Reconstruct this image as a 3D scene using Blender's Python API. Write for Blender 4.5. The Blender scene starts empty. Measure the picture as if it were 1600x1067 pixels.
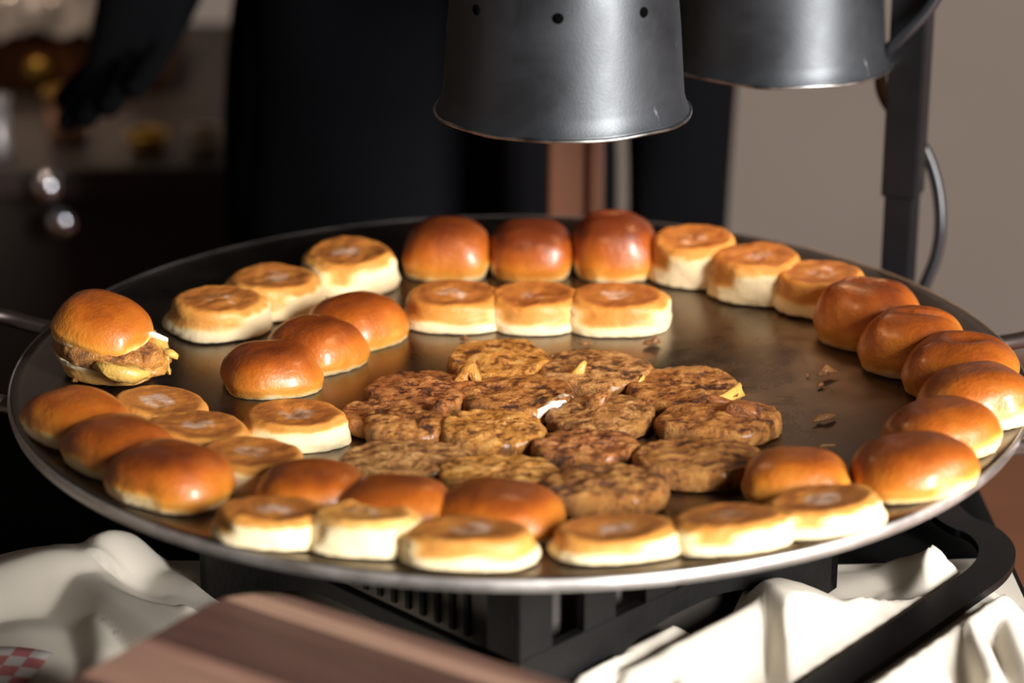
import bpy, bmesh, math, random
import numpy as np
from mathutils import Vector, Matrix, noise as mnoise

S = bpy.context.scene
COL = S.collection

# ------------------------------------------------------------------ camera
TABLE = 0.76            # height of the table top
RIM = 0.885             # height of the griddle's rim
R_PLATE = 0.300
DEPTH = 0.014           # how far the middle of the griddle lies below its rim
PITCH = math.radians(20.0)
CAM = Vector((-0.004, -1.349, RIM + 0.504))
FPX = 85.0 / 36.0 * 1600.0

cam_d = bpy.data.cameras.new('camera')
cam = bpy.data.objects.new('camera', cam_d)
COL.objects.link(cam)
cam.location = CAM
cam.rotation_euler = (math.pi / 2 - PITCH, 0, 0)
cam_d.lens = 85.0
cam_d.sensor_width = 36.0
cam_d.clip_start = 0.05
cam_d.dof.use_dof = True
cam_d.dof.focus_distance = 1.40
cam_d.dof.aperture_fstop = 3.6
S.camera = cam

# ------------------------------------------------------------------ world, lights, exposure
S.view_settings.view_transform = 'Standard'
S.view_settings.look = 'None'
S.view_settings.gamma = 1.0
S.view_settings.use_curve_mapping = False
S.view_settings.exposure = 0.0

w = bpy.data.worlds.new('world')
S.world = w
w.use_nodes = True
w.node_tree.nodes['Background'].inputs[0].default_value = (1.0, 0.85, 0.72, 1)
w.node_tree.nodes['Background'].inputs[1].default_value = 0.036


def area_light(name, loc, target, sx, sy, power, color, spread=180):
    l = bpy.data.lights.new(name, 'AREA')
    l.shape = 'RECTANGLE'
    l.size, l.size_y = sx, sy
    l.energy = power
    l.color = color
    l.spread = math.radians(spread)
    o = bpy.data.objects.new(name, l)
    COL.objects.link(o)
    o.location = loc
    o.rotation_euler = (Vector(target) - Vector(loc)).to_track_quat('-Z', 'Y').to_euler()
    return o


# daylight from a window to the right of and behind the photographer
area_light('window_light', (2.05, -2.35, 1.66), (0.08, -0.05, 0.90), 0.6, 1.9, 325, (1.0, 0.965, 0.93))


# added warm spot without a visible source, brightens foil and cup on the counter
dl = bpy.data.lights.new('counter_fill_spot', 'SPOT')
dl.energy = 60
dl.color = (1.0, 0.78, 0.58)
dl.spot_size = math.radians(40)
dl.spot_blend = 0.5
dl.shadow_soft_size = 0.04
dlo = bpy.data.objects.new('counter_fill_spot', dl)
COL.objects.link(dlo)
dlo.location = (-0.80, 1.15, 2.35)
dlo.rotation_euler = (math.radians(4), 0, 0)


# ------------------------------------------------------------------ helpers
def ray(px, py):
    x = (px - 800.0) / FPX
    y = (533.5 - py) / FPX
    F = Vector((0, math.cos(PITCH), -math.sin(PITCH)))
    U = Vector((0, math.sin(PITCH), math.cos(PITCH)))
    return F + Vector((x, 0, 0)) + U * y


def at(px, py, z):
    """point of the photograph on the level plane z"""
    d = ray(px, py)
    return CAM + d * ((z - CAM.z) / d.z)


def at_y(px, py, y):
    """point of the photograph on the upright plane y"""
    d = ray(px, py)
    return CAM + d * ((y - CAM.y) / d.y)


def plate_z(x, y):
    r = math.hypot(x, y) / R_PLATE
    return RIM - DEPTH * (1 - min(r, 1.0) ** 2.6)


def on_plate(px, py):
    p = at(px, py, RIM - DEPTH)
    for _ in range(6):
        p = at(px, py, plate_z(p.x, p.y))
    return p


def link(o, parent=None):
    COL.objects.link(o)
    if parent is not None:
        o.parent = parent
    return o


def mesh_obj(name, verts, faces, mat, parent=None, smooth=True):
    me = bpy.data.meshes.new(name)
    me.from_pydata([tuple(v) for v in verts], [], faces)
    me.validate()
    if smooth:
        me.polygons.foreach_set('use_smooth', [True] * len(me.polygons))
    if mat is not None:
        me.materials.append(mat)
    return link(bpy.data.objects.new(name, me), parent)


def bm_obj(name, bm, mat, parent=None, smooth=False):
    me = bpy.data.meshes.new(name)
    bmesh.ops.recalc_face_normals(bm, faces=bm.faces)
    bm.to_mesh(me)
    bm.free()
    if smooth:
        me.polygons.foreach_set('use_smooth', [True] * len(me.polygons))
    if mat is not None:
        me.materials.append(mat)
    return link(bpy.data.objects.new(name, me), parent)


def attr(o, name, vals):
    a = o.data.attributes.new(name, 'FLOAT', 'POINT')
    a.data.foreach_set('value', np.asarray(vals, dtype=np.float32))


def tag(o, label, cat, group=None, kind=None):
    o['label'] = label
    if cat:
        o['category'] = cat
    if group:
        o['group'] = group
    if kind:
        o['kind'] = kind
    return o


def struct(o):
    o['kind'] = 'structure'
    return o


def empty(name, loc, rz=0.0):
    o = bpy.data.objects.new(name, None)
    o.empty_display_size = 0.02
    COL.objects.link(o)
    o.location = loc
    o.rotation_euler = (0, 0, rz)
    return o


def add_box(bm, c, s, rz=0.0, bevel=0.0, M=None):
    r = bmesh.ops.create_cube(bm, size=1.0)
    vs = r['verts']
    bmesh.ops.scale(bm, vec=s, verts=vs)
    if bevel:
        es = list({e for v in vs for e in v.link_edges})
        b = bmesh.ops.bevel(bm, geom=es, offset=bevel, segments=2, affect='EDGES', profile=0.6)
        vs = list({v for f in b['faces'] for v in f.verts} | {v for v in vs if v.is_valid})
        seen = set(vs)
        stack = list(vs)
        while stack:
            v = stack.pop()
            for e in v.link_edges:
                o = e.other_vert(v)
                if o not in seen:
                    seen.add(o)
                    stack.append(o)
        vs = list(seen)
    if rz:
        bmesh.ops.rotate(bm, cent=(0, 0, 0), matrix=Matrix.Rotation(rz, 3, 'Z'), verts=vs)
    bmesh.ops.translate(bm, vec=c, verts=vs)
    if M is not None:
        bmesh.ops.transform(bm, matrix=M, verts=vs)
    return vs


def tube(pts, rad, seg=12, sub=0):
    """swept round bar through pts -> verts, faces"""
    P = [Vector(p) for p in pts]
    for _ in range(sub):          # Chaikin smoothing
        q = [P[0]]
        for a, b in zip(P[:-1], P[1:]):
            q += [a.lerp(b, .25), a.lerp(b, .75)]
        q.append(P[-1])
        P = q
    V, Fc = [], []
    up = Vector((0, 0, 1))
    n_prev = None
    for i, p in enumerate(P):
        t = (P[min(i + 1, len(P) - 1)] - P[max(i - 1, 0)]).normalized()
        if n_prev is None:
            n = t.cross(up)
            if n.length < 1e-3:
                n = t.cross(Vector((1, 0, 0)))
        else:
            n = n_prev - t * n_prev.dot(t)
        n.normalize()
        n_prev = n
        b = t.cross(n)
        r = rad[i] if isinstance(rad, (list, tuple)) else rad
        for k in range(seg):
            a = 2 * math.pi * k / seg
            V.append(p + n * (r * math.cos(a)) + b * (r * math.sin(a)))
    for i in range(len(P) - 1):
        for k in range(seg):
            k2 = (k + 1) % seg
            Fc.append((i * seg + k, i * seg + k2, (i + 1) * seg + k2, (i + 1) * seg + k))
    Fc.append(tuple(range(seg))[::-1])
    Fc.append(tuple((len(P) - 1) * seg + k for k in range(seg)))
    return V, Fc


def lathe(prof, seg=96, close=False):
    """prof: list of (r, z); returns verts, faces (r==0 only allowed at the ends)"""
    V, Fc = [], []
    rows = []
    for r, z in prof:
        if r < 1e-6:
            rows.append([len(V)])
            V.append((0, 0, z))
        else:
            rows.append(list(range(len(V), len(V) + seg)))
            V += [(r * math.cos(2 * math.pi * k / seg), r * math.sin(2 * math.pi * k / seg), z) for k in range(seg)]
    pairs = list(zip(rows[:-1], rows[1:]))
    if close:
        pairs.append((rows[-1], rows[0]))
    for a, b in pairs:
        for k in range(seg):
            k2 = (k + 1) % seg
            if len(a) == 1 and len(b) == 1:
                continue
            if len(a) == 1:
                Fc.append((a[0], b[k], b[k2]))
            elif len(b) == 1:
                Fc.append((a[k], b[0], a[k2]))
            else:
                Fc.append((a[k], b[k], b[k2], a[k2]))
    return V, Fc


def ns(x, y, z, f=1.0, s=0.0):
    return mnoise.noise(Vector((x * f + s * 7.13, y * f - s * 3.7, z * f + s * 1.9)))


def sstep(a, b, x):
    t = min(max((x - a) / (b - a), 0.0), 1.0)
    return t * t * (3 - 2 * t)


# ------------------------------------------------------------------ materials
def new_mat(name):
    m = bpy.data.materials.new(name)
    m.use_nodes = True
    nt = m.node_tree
    return m, nt, nt.nodes['Principled BSDF']


def N(nt, typ, **kw):
    n = nt.nodes.new(typ)
    for k, v in kw.items():
        if k.startswith('i_'):
            n.inputs[k[2:].replace('_', ' ')].default_value = v
        else:
            setattr(n, k, v)
    return n


def ramp(nt, fac, stops, interp='LINEAR'):
    r = nt.nodes.new('ShaderNodeValToRGB')
    r.color_ramp.interpolation = interp
    e = r.color_ramp.elements
    while len(e) < len(stops):
        e.new(0.5)
    for el, (p, c) in zip(e, stops):
        el.position = p
        el.color = (*c, 1) if len(c) == 3 else c
    nt.links.new(fac, r.inputs[0])
    return r


def noise_tex(nt, scale, detail=3, rough=0.5, dist=0.0, vec=None, obj=True):
    n = nt.nodes.new('ShaderNodeTexNoise')
    n.inputs['Scale'].default_value = scale
    n.inputs['Detail'].default_value = detail
    n.inputs['Roughness'].default_value = rough
    n.inputs['Distortion'].default_value = dist
    if vec is None:
        tc = nt.nodes.new('ShaderNodeTexCoord')
        vec = tc.outputs['Object']
    nt.links.new(vec, n.inputs['Vector'])
    return n


def mixc(nt, fac, a, b, blend='MIX'):
    m = nt.nodes.new('ShaderNodeMix')
    m.data_type = 'RGBA'
    m.blend_type = blend
    for s, v in ((m.inputs[0], fac), (m.inputs[6], a), (m.inputs[7], b)):
        if isinstance(v, (int, float)):
            s.default_value = v
        elif isinstance(v, tuple):
            s.default_value = (*v, 1) if len(v) == 3 else v
        else:
            nt.links.new(v, s)
    return m.outputs[2]


def math_n(nt, op, a, b=0.0, clamp=False):
    m = nt.nodes.new('ShaderNodeMath')
    m.operation = op
    m.use_clamp = clamp
    for s, v in zip(m.inputs, (a, b)):
        if isinstance(v, (int, float)):
            s.default_value = v
        else:
            nt.links.new(v, s)
    return m.outputs[0]


def bump(nt, bsdf, height, strength, dist):
    b = nt.nodes.new('ShaderNodeBump')
    b.inputs['Strength'].default_value = strength
    b.inputs['Distance'].default_value = dist
    nt.links.new(height, b.inputs['Height'])
    nt.links.new(b.outputs[0], bsdf.inputs['Normal'])


def rand_vec(nt):
    """object coordinates shifted per object, so that alike things differ"""
    tc = nt.nodes.new('ShaderNodeTexCoord')
    oi = nt.nodes.new('ShaderNodeObjectInfo')
    mu = nt.nodes.new('ShaderNodeVectorMath')
    mu.operation = 'ADD'
    sc = math_n(nt, 'MULTIPLY', oi.outputs['Random'], 3.0)
    cb = nt.nodes.new('ShaderNodeCombineXYZ')
    for i in range(3):
        nt.links.new(sc, cb.inputs[i])
    nt.links.new(tc.outputs['Object'], mu.inputs[0])
    nt.links.new(cb.outputs[0], mu.inputs[1])
    return mu.outputs[0], oi.outputs['Random']


def simple(name, col, rough=0.6, metal=0.0, var=0.0, scale=20, bmp=0.0, spec=0.5):
    m, nt, b = new_mat(name)
    b.inputs['Roughness'].default_value = rough
    b.inputs['Metallic'].default_value = metal
    b.inputs['Specular IOR Level'].default_value = spec
    n = noise_tex(nt, scale, 4)
    lo = tuple(c * (1 - var) for c in col)
    hi = tuple(min(c * (1 + var), 1) for c in col)
    r = ramp(nt, n.outputs[0], [(0.3, lo), (0.7, hi)])
    nt.links.new(r.outputs[0], b.inputs['Base Color'])
    if bmp:
        n2 = noise_tex(nt, scale * 6, 3)
        bump(nt, b, n2.outputs[0], bmp, 0.002)
    return m


def bun_material():
    m, nt, b = new_mat('bun_crust')
    vec, rnd = rand_vec(nt)
    a = N(nt, 'ShaderNodeAttribute', attribute_name='crust')
    big = noise_tex(nt, 45, 3, vec=vec)
    fine = noise_tex(nt, 420, 3, 0.6, vec=vec)
    f = math_n(nt, 'ADD', a.outputs['Fac'], math_n(nt, 'MULTIPLY', math_n(nt, 'SUBTRACT', big.outputs[0], 0.5), 0.34))
    f = math_n(nt, 'ADD', f, math_n(nt, 'MULTIPLY', math_n(nt, 'SUBTRACT', fine.outputs[0], 0.5), 0.07))
    f = math_n(nt, 'ADD', f, math_n(nt, 'MULTIPLY', math_n(nt, 'SUBTRACT', rnd, 0.5), 0.08), clamp=True)
    r = ramp(nt, f, [(0.0, (0.86, 0.70, 0.44)), (0.16, (0.80, 0.54, 0.22)), (0.34, (0.70, 0.31, 0.050)),
                     (0.54, (0.52, 0.168, 0.014)), (0.76, (0.33, 0.075, 0.006)), (0.95, (0.14, 0.026, 0.005))])
    nt.links.new(r.outputs[0], b.inputs['Base Color'])
    rr = ramp(nt, f, [(0.05, (0.85,) * 3), (0.35, (0.48,) * 3), (1.0, (0.36,) * 3)])
    nt.links.new(rr.outputs[0], b.inputs['Roughness'])
    cw = ramp(nt, f, [(0.25, (0,) * 3), (0.6, (0.34,) * 3)])
    nt.links.new(cw.outputs[0], b.inputs['Coat Weight'])
    b.inputs['Coat Roughness'].default_value = 0.2
    b.inputs['Subsurface Weight'].default_value = 0.12
    b.inputs['Subsurface Radius'].default_value = (0.006, 0.003, 0.001)
    b.inputs['Subsurface Scale'].default_value = 0.5
    h = math_n(nt, 'ADD', math_n(nt, 'MULTIPLY', fine.outputs[0], 0.5), noise_tex(nt, 110, 4, 0.55, vec=vec).outputs[0])
    bump(nt, b, h, 0.34, 0.0026)
    return m


def heel_material():
    m, nt, b = new_mat('bun_bottom_crust')
    vec, rnd = rand_vec(nt)
    a = N(nt, 'ShaderNodeAttribute', attribute_name='crust')
    face = N(nt, 'ShaderNodeAttribute', attribute_name='face')
    big = noise_tex(nt, 60, 4, vec=vec)
    fine = noise_tex(nt, 380, 4, 0.6, vec=vec)
    f = math_n(nt, 'ADD', a.outputs['Fac'], math_n(nt, 'MULTIPLY', math_n(nt, 'SUBTRACT', big.outputs[0], 0.5), 0.36))
    f = math_n(nt, 'ADD', f, math_n(nt, 'MULTIPLY', math_n(nt, 'SUBTRACT', fine.outputs[0], 0.5), 0.10), clamp=True)
    r = ramp(nt, f, [(0.0, (0.86, 0.71, 0.44)), (0.2, (0.83, 0.62, 0.31)), (0.42, (0.76, 0.40, 0.105)),
                     (0.65, (0.60, 0.24, 0.042)), (0.85, (0.40, 0.13, 0.025)), (1.0, (0.20, 0.06, 0.016))])
    pale = noise_tex(nt, 70, 5, 0.65, 0.4, vec=vec)
    pm = ramp(nt, math_n(nt, 'MULTIPLY', pale.outputs[0], face.outputs['Fac']), [(0.42, (0,) * 3), (0.64, (0.62,) * 3)])
    c = mixc(nt, pm.outputs[0], r.outputs[0], (0.86, 0.74, 0.62))
    nt.links.new(c, b.inputs['Base Color'])
    rr = ramp(nt, f, [(0.1, (0.85,) * 3), (0.5, (0.48,) * 3)])
    nt.links.new(rr.outputs[0], b.inputs['Roughness'])
    b.inputs['Subsurface Weight'].default_value = 0.12
    b.inputs['Subsurface Radius'].default_value = (0.006, 0.003, 0.001)
    b.inputs['Subsurface Scale'].default_value = 0.5
    h = math_n(nt, 'ADD', math_n(nt, 'MULTIPLY', fine.outputs[0], 0.6), noise_tex(nt, 130, 4, 0.6, vec=vec).outputs[0])
    bump(nt, b, h, 0.35, 0.0022)
    return m


def patty_material(name, dark, mid, light, accent, acc_amt=0.5):
    m, nt, b = new_mat(name)
    vec, rnd = rand_vec(nt)
    a = N(nt, 'ShaderNodeAttribute', attribute_name='relief')
    s = N(nt, 'ShaderNodeAttribute', attribute_name='side')
    n1 = noise_tex(nt, 55, 5, 0.62, 0.6, vec=vec)
    n2 = noise_tex(nt, 400, 4, 0.65, 0.3, vec=vec)
    n3 = noise_tex(nt, 38, 3, 0.5, 1.2, vec=vec)
    n4 = noise_tex(nt, 1000, 4, 0.7, 0.2, vec=vec)
    f = math_n(nt, 'ADD', math_n(nt, 'MULTIPLY', n1.outputs[0], 0.52), math_n(nt, 'MULTIPLY', n2.outputs[0], 0.42))
    f = math_n(nt, 'ADD', f, math_n(nt, 'MULTIPLY', n4.outputs[0], 0.32))
    f = math_n(nt, 'ADD', f, math_n(nt, 'MULTIPLY', a.outputs['Fac'], 0.6))
    f = math_n(nt, 'SUBTRACT', f, 0.12)
    r = ramp(nt, f, [(0.33, tuple(c * .5 for c in dark)), (0.41, dark), (0.50, mid), (0.59, tuple((x + y) / 2 for x, y in zip(mid, light))), (0.72, light)])
    am = ramp(nt, n3.outputs[0], [(0.50, (0,) * 3), (0.68, (acc_amt,) * 3)])
    c = mixc(nt, am.outputs[0], r.outputs[0], accent)
    sm = math_n(nt, 'MULTIPLY', s.outputs['Fac'], ramp(nt, n1.outputs[0], [(0.35, (0.1,) * 3), (0.6, (0.85,) * 3)]).outputs[0])
    sm = math_n(nt, 'MULTIPLY', sm, 0.6)
    c = mixc(nt, sm, c, (0.46, 0.20, 0.045))
    # herb flecks
    v = N(nt, 'ShaderNodeTexVoronoi')
    v.inputs['Scale'].default_value = 120
    nt.links.new(vec, v.inputs['Vector'])
    fl = ramp(nt, v.outputs['Distance'], [(0.10, (1,) * 3), (0.2, (0,) * 3)])
    pick = ramp(nt, n2.outputs[0], [(0.56, (0,) * 3), (0.60, (0.85,) * 3)])
    c = mixc(nt, math_n(nt, 'MULTIPLY', fl.outputs[0], pick.outputs[0]), c, (0.035, 0.028, 0.012))
    nt.links.new(c, b.inputs['Base Color'])
    rr = ramp(nt, n2.outputs[0], [(0.35, (0.32,) * 3), (0.65, (0.65,) * 3)])
    nt.links.new(rr.outputs[0], b.inputs['Roughness'])
    b.inputs['Coat Weight'].default_value = 0.25
    b.inputs['Coat Roughness'].default_value = 0.25
    h = math_n(nt, 'ADD', n1.outputs[0], math_n(nt, 'MULTIPLY', n2.outputs[0], 0.9))
    h = math_n(nt, 'ADD', h, math_n(nt, 'MULTIPLY', n4.outputs[0], 0.6))
    bump(nt, b, h, 0.75, 0.0040)
    return m


def plate_material(name, base, rlo, rhi):
    m, nt, b = new_mat(name)
    b.inputs['Metallic'].default_value = 1.0
    n = noise_tex(nt, 9, 6, 0.6, 0.8)
    n2 = noise_tex(nt, 60, 5, 0.65)
    f = math_n(nt, 'ADD', math_n(nt, 'MULTIPLY', n.outputs[0], 0.7), math_n(nt, 'MULTIPLY', n2.outputs[0], 0.3))
    r = ramp(nt, f, [(0.35, tuple(c * .72 for c in base)), (0.5, base), (0.66, tuple(min(c * 1.35, 1) for c in base))])
    nt.links.new(r.outputs[0], b.inputs['Base Color'])
    rr = ramp(nt, f, [(0.35, (rlo,) * 3), (0.65, (rhi,) * 3)])
    nt.links.new(rr.outputs[0], b.inputs['Roughness'])
    sp = noise_tex(nt, 900, 2)
    bump(nt, b, sp.outputs[0], 0.05, 0.001)
    return m


def shade_material():
    m, nt, b = new_mat('lamp_black_enamel')
    b.inputs['Specular IOR Level'].default_value = 0.9
    b.inputs['Specular Tint'].default_value = (0.86, 0.93, 1.0, 1)
    n = noise_tex(nt, 26, 5, 0.6, 0.5)
    n2 = noise_tex(nt, 700, 2)
    mp = N(nt, 'ShaderNodeMapping')
    tc = N(nt, 'ShaderNodeTexCoord')
    nt.links.new(tc.outputs['Object'], mp.inputs[0])
    mp.inputs['Scale'].default_value = (1.0, 1.0, 0.28)
    st = noise_tex(nt, 75, 5, 0.7, 0.3, vec=mp.outputs[0])
    base = ramp(nt, n.outputs[0], [(0.3, (0.006, 0.0065, 0.008)), (0.7, (0.014, 0.015, 0.018))])
    scr = ramp(nt, st.outputs[0], [(0.66, (0,) * 3), (0.73, (0.5,) * 3)])
    c = mixc(nt, scr.outputs[0], base.outputs[0], (0.30, 0.32, 0.34))
    nt.links.new(c, b.inputs['Base Color'])
    rr = ramp(nt, n.outputs[0], [(0.3, (0.40,) * 3), (0.7, (0.52,) * 3)])
    nt.links.new(rr.outputs[0], b.inputs['Roughness'])
    bump(nt, b, n2.outputs[0], 0.12, 0.0006)
    return m


def cloth_material(name, col, rough=0.85, spec=0.2):
    m, nt, b = new_mat(name)
    b.inputs['Roughness'].default_value = rough
    b.inputs['Specular IOR Level'].default_value = spec
    n = noise_tex(nt, 8, 3)
    r = ramp(nt, n.outputs[0], [(0.3, tuple(c * .95 for c in col)), (0.7, col)])
    nt.links.new(r.outputs[0], b.inputs['Base Color'])
    wv = noise_tex(nt, 1400, 2)
    bump(nt, b, wv.outputs[0], 0.15, 0.0005)
    return m


def board_material():
    m, nt, b = new_mat('walnut_stripe')
    b.inputs['Roughness'].default_value = 0.5
    tc = N(nt, 'ShaderNodeTexCoord')
    sx = N(nt, 'ShaderNodeSeparateXYZ')
    nt.links.new(tc.outputs['Object'], sx.inputs[0])
    mp = N(nt, 'ShaderNodeMapping')
    nt.links.new(tc.outputs['Object'], mp.inputs[0])
    mp.inputs['Scale'].default_value = (1.0, 14.0, 14.0)
    g = noise_tex(nt, 9, 6, 0.6, 0.5, vec=mp.outputs[0])
    gr = ramp(nt, g.outputs[0], [(0.3, (0.72,) * 3), (0.7, (1.2,) * 3)])
    oi = N(nt, 'ShaderNodeAttribute', attribute_type='OBJECT', attribute_name='tone')
    c = ramp(nt, oi.outputs['Fac'], [(0.0, (0.060, 0.026, 0.022)), (0.5, (0.26, 0.135, 0.10)), (1.0, (0.62, 0.38, 0.26))])
    c2 = mixc(nt, 1.0, c.outputs[0], gr.outputs[0], 'MULTIPLY')
    nt.links.new(c2, b.inputs['Base Color'])
    return m


def emit(name, col, strength):
    m, nt, b = new_mat(name)
    b.inputs['Base Color'].default_value = (*col, 1)
    b.inputs['Emission Color'].default_value = (*col, 1)
    b.inputs['Emission Strength'].default_value = strength
    n = noise_tex(nt, 30, 2)
    r = ramp(nt, n.outputs[0], [(0.3, (0.28,) * 3), (0.7, (0.36,) * 3)])
    nt.links.new(r.outputs[0], b.inputs['Roughness'])
    return m


M_BUN = bun_material()
M_HEEL = heel_material()
M_PATTY = {
    'brown': patty_material('patty_brown', (0.11, 0.034, 0.007), (0.41, 0.145, 0.026), (0.70, 0.35, 0.085), (0.54, 0.20, 0.026), 0.5),
    'yellow': patty_material('patty_golden', (0.20, 0.068, 0.010), (0.60, 0.238, 0.030), (0.82, 0.48, 0.14), (0.74, 0.32, 0.036), 0.7),
    'red': patty_material('patty_reddish', (0.10, 0.028, 0.007), (0.40, 0.128, 0.026), (0.64, 0.30, 0.085), (0.50, 0.150, 0.020), 0.6),
    'grey': patty_material('patty_tan', (0.14, 0.052, 0.013), (0.46, 0.195, 0.048), (0.74, 0.43, 0.15), (0.58, 0.25, 0.045), 0.45),
}
M_EGG = simple('egg_white', (0.82, 0.74, 0.58), 0.4, var=0.12, scale=90, bmp=0.5)
M_YOLK = simple('egg_yellow', (0.66, 0.40, 0.095), 0.32, var=0.4, scale=70, bmp=0.35)
M_PLATE = plate_material('seasoned_steel', (0.21, 0.180, 0.155), 0.22, 0.40)
M_LIP = plate_material('worn_steel', (0.62, 0.59, 0.57), 0.42, 0.6)
M_HANDLE = plate_material('handle_steel', (0.20, 0.16, 0.15), 0.38, 0.55)
M_SHADE = shade_material()
M_CHIP = simple('chipped_edge_metal', (0.40, 0.39, 0.38), 0.35, 1.0, var=0.8, scale=60)
M_POST = simple('black_steel', (0.006, 0.006, 0.007), 0.35, 0.0, var=0.2, scale=30, spec=0.25)
M_CORD = simple('black_rubber', (0.013, 0.014, 0.017), 0.32, var=0.2)
M_STAND = simple('black_stand', (0.004, 0.0038, 0.0038), 0.5, var=0.3, scale=40, bmp=0.2, spec=0.2)
M_STOVE = simple('stove_metal', (0.09, 0.08, 0.072), 0.45, 0.6, var=0.15, scale=20)
M_CLOTH = cloth_material('ivory_cloth', (0.72, 0.66, 0.56))
M_BLACKCLOTH = cloth_material('black_table_cloth', (0.004, 0.004, 0.004), 0.9, 0.05)
M_BOARD = board_material()
M_CRUMB = patty_material('crumb_brown', (0.05, 0.015, 0.006), (0.20, 0.07, 0.02), (0.40, 0.20, 0.07), (0.3, 0.1, 0.02))

# ------------------------------------------------------------------ the room
M_WALL = simple('taupe_wall', (0.170, 0.138, 0.116), 0.9, var=0.03, scale=3, bmp=0.1)
M_FLOOR = simple('brown_wood_floor', (0.26, 0.095, 0.042), 0.5, var=0.25, scale=5)


def box_struct(name, c, s, mat):
    bm = bmesh.new()
    add_box(bm, c, s)
    return struct(bm_obj(name, bm, mat))


box_struct('floor', (0, 0, -0.02), (7.0, 7.0, 0.04), M_FLOOR)
box_struct('wall_back', (0, 2.45, 1.35), (7.0, 0.1, 2.7), M_WALL)
box_struct('wall_left', (-3.45, -0.55, 1.35), (0.1, 5.9, 2.7), M_WALL)
box_struct('wall_right', (3.45, -0.55, 1.35), (0.1, 5.9, 2.7), M_WALL)

# ------------------------------------------------------------------ the table
tb = empty('serving_table', (-0.13, -0.23, 0))
bm = bmesh.new()
add_box(bm, (0, 0, TABLE - 0.02), (0.86, 1.00, 0.035), bevel=0.004)
bm_obj('table_top', bm, simple('table_wood', (0.08, 0.04, 0.02), 0.5, var=0.2), tb)
for sx in (-1, 1):
    for sy in (-1, 1):
        bm = bmesh.new()
        add_box(bm, (sx * 0.38, sy * 0.45, (TABLE - 0.04) / 2), (0.045, 0.045, TABLE - 0.04), bevel=0.004)
        bm_obj('leg', bm, tb.children[0].data.materials[0], tb)
tag(tb, 'small wooden table under a black cloth carrying the griddle', 'table')
# black cloth: top sheet with hanging sides, slightly wavy
V, Fc = [], []
hx, hy = 0.432, 0.505
loop = []
nper = 160
for k in range(nper):
    a = 2 * math.pi * k / nper
    n_ = 14.0
    r_ = 1 / ((abs(math.cos(a) / hx) ** n_ + abs(math.sin(a) / hy) ** n_) ** (1 / n_))
    loop.append((r_ * math.cos(a), r_ * math.sin(a), a))
levels = [(0.0, 0.0, 0.001), (0.97, 0, 0.001), (1.0, 0, -0.004), (1.008, 0.004, -0.03), (1.012, 0.010, -0.2), (1.016, 0.02, -0.45)]
rows = []
for li, (sc, wav, dz) in enumerate(levels):
    if sc == 0:
        rows.append([len(V)])
        V.append((0, 0, dz))
        continue
    row = []
    for x, y, a in loop:
        s2 = sc + wav * (0.5 + 0.5 * math.sin(a * 22))
        row.append(len(V))
        V.append((x * s2, y * s2, dz))
    rows.append(row)
for a, b in zip(rows[:-1], rows[1:]):
    for k in range(nper):
        k2 = (k + 1) % nper
        if len(a) == 1:
            Fc.append((a[0], b[k], b[k2]))
        else:
            Fc.append((a[k], b[k], b[k2], a[k2]))
o = mesh_obj('table_cloth', V, Fc, M_BLACKCLOTH)
o.location = (-0.13, -0.23, TABLE)
tag(o, 'plain black cloth hanging over the table under the griddle', 'tablecloth')

# ------------------------------------------------------------------ griddle
gr = empty('round_griddle', (0, 0, TABLE))
Z0 = RIM - TABLE
prof = []
nr = 40
for i in range(nr + 1):
    r = R_PLATE * 0.993 * i / nr
    prof.append((r, plate_z(r, 0) - TABLE))
under = [(r, z - 0.004) for r, z in prof[::-1]]
V, Fc = lathe(prof + under, 160)
mesh_obj('disc', V, Fc, M_PLATE, gr)
# rolled lip
RO = R_PLATE * 0.9965
lip = [(R_PLATE * 0.9915, Z0 - 0.0046), (R_PLATE * 0.9922, Z0 - 0.0002), (RO - 0.0008, Z0 - 0.0001), (RO, Z0 - 0.0008), (RO + 0.0004, Z0 - 0.0034), (RO - 0.0004, Z0 - 0.0066), (RO - 0.0016, Z0 - 0.0072)]
V, Fc = lathe(lip[::-1], 160, close=True)
mesh_obj('rim_lip', V, Fc, M_LIP, gr)


def handle(a0, a1, out):
    p0 = Vector((R_PLATE * math.cos(a0), R_PLATE * math.sin(a0), Z0 - 0.006))
    p1 = Vector((R_PLATE * math.cos(a1), R_PLATE * math.sin(a1), Z0 - 0.006))
    am = (a0 + a1) / 2
    d = Vector((math.cos(am), math.sin(am), 0))
    q0 = p0 + d * out + Vector((0, 0, 0.012))
    q1 = p1 + d * out + Vector((0, 0, 0.012))
    i0, i1 = p0 - d * 0.015, p1 - d * 0.015
    i0.z -= 0.004
    i1.z -= 0.004
    V, Fc = tube([i0, p0 + d * 0.01, q0 + (p0 - q0) * .25, q0 + (q1 - q0) * .2, q1 + (q0 - q1) * .2, q1 + (p1 - q1) * .25, p1 + d * 0.01, i1], 0.0052, 14, 2)
    mesh_obj('handle', V, Fc, M_HANDLE, gr)


pl0 = at(75, 497, RIM)
pl1 = at(12, 612, RIM)
handle(math.atan2(pl0.y, pl0.x) % (2 * math.pi), math.atan2(pl1.y, pl1.x) % (2 * math.pi), 0.052)
handle(math.radians(-22), math.radians(10), 0.052)
tag(gr, 'large round dark steel griddle with thin rim and bar handles', 'griddle')

# ------------------------------------------------------------------ stand under the griddle
SC = Vector((0.0, -0.062))
HD = 0.187                       # half diagonal
side = HD * math.sqrt(2)
st = empty('griddle_stand', (SC.x, SC.y, TABLE + 0.003), math.radians(45))
h_st = plate_z(0, 0) - TABLE - 0.0078
hs = side / 2
t_ = 0.006


SKH = [0.052, 0.052, 0.052, 0.046]


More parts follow.
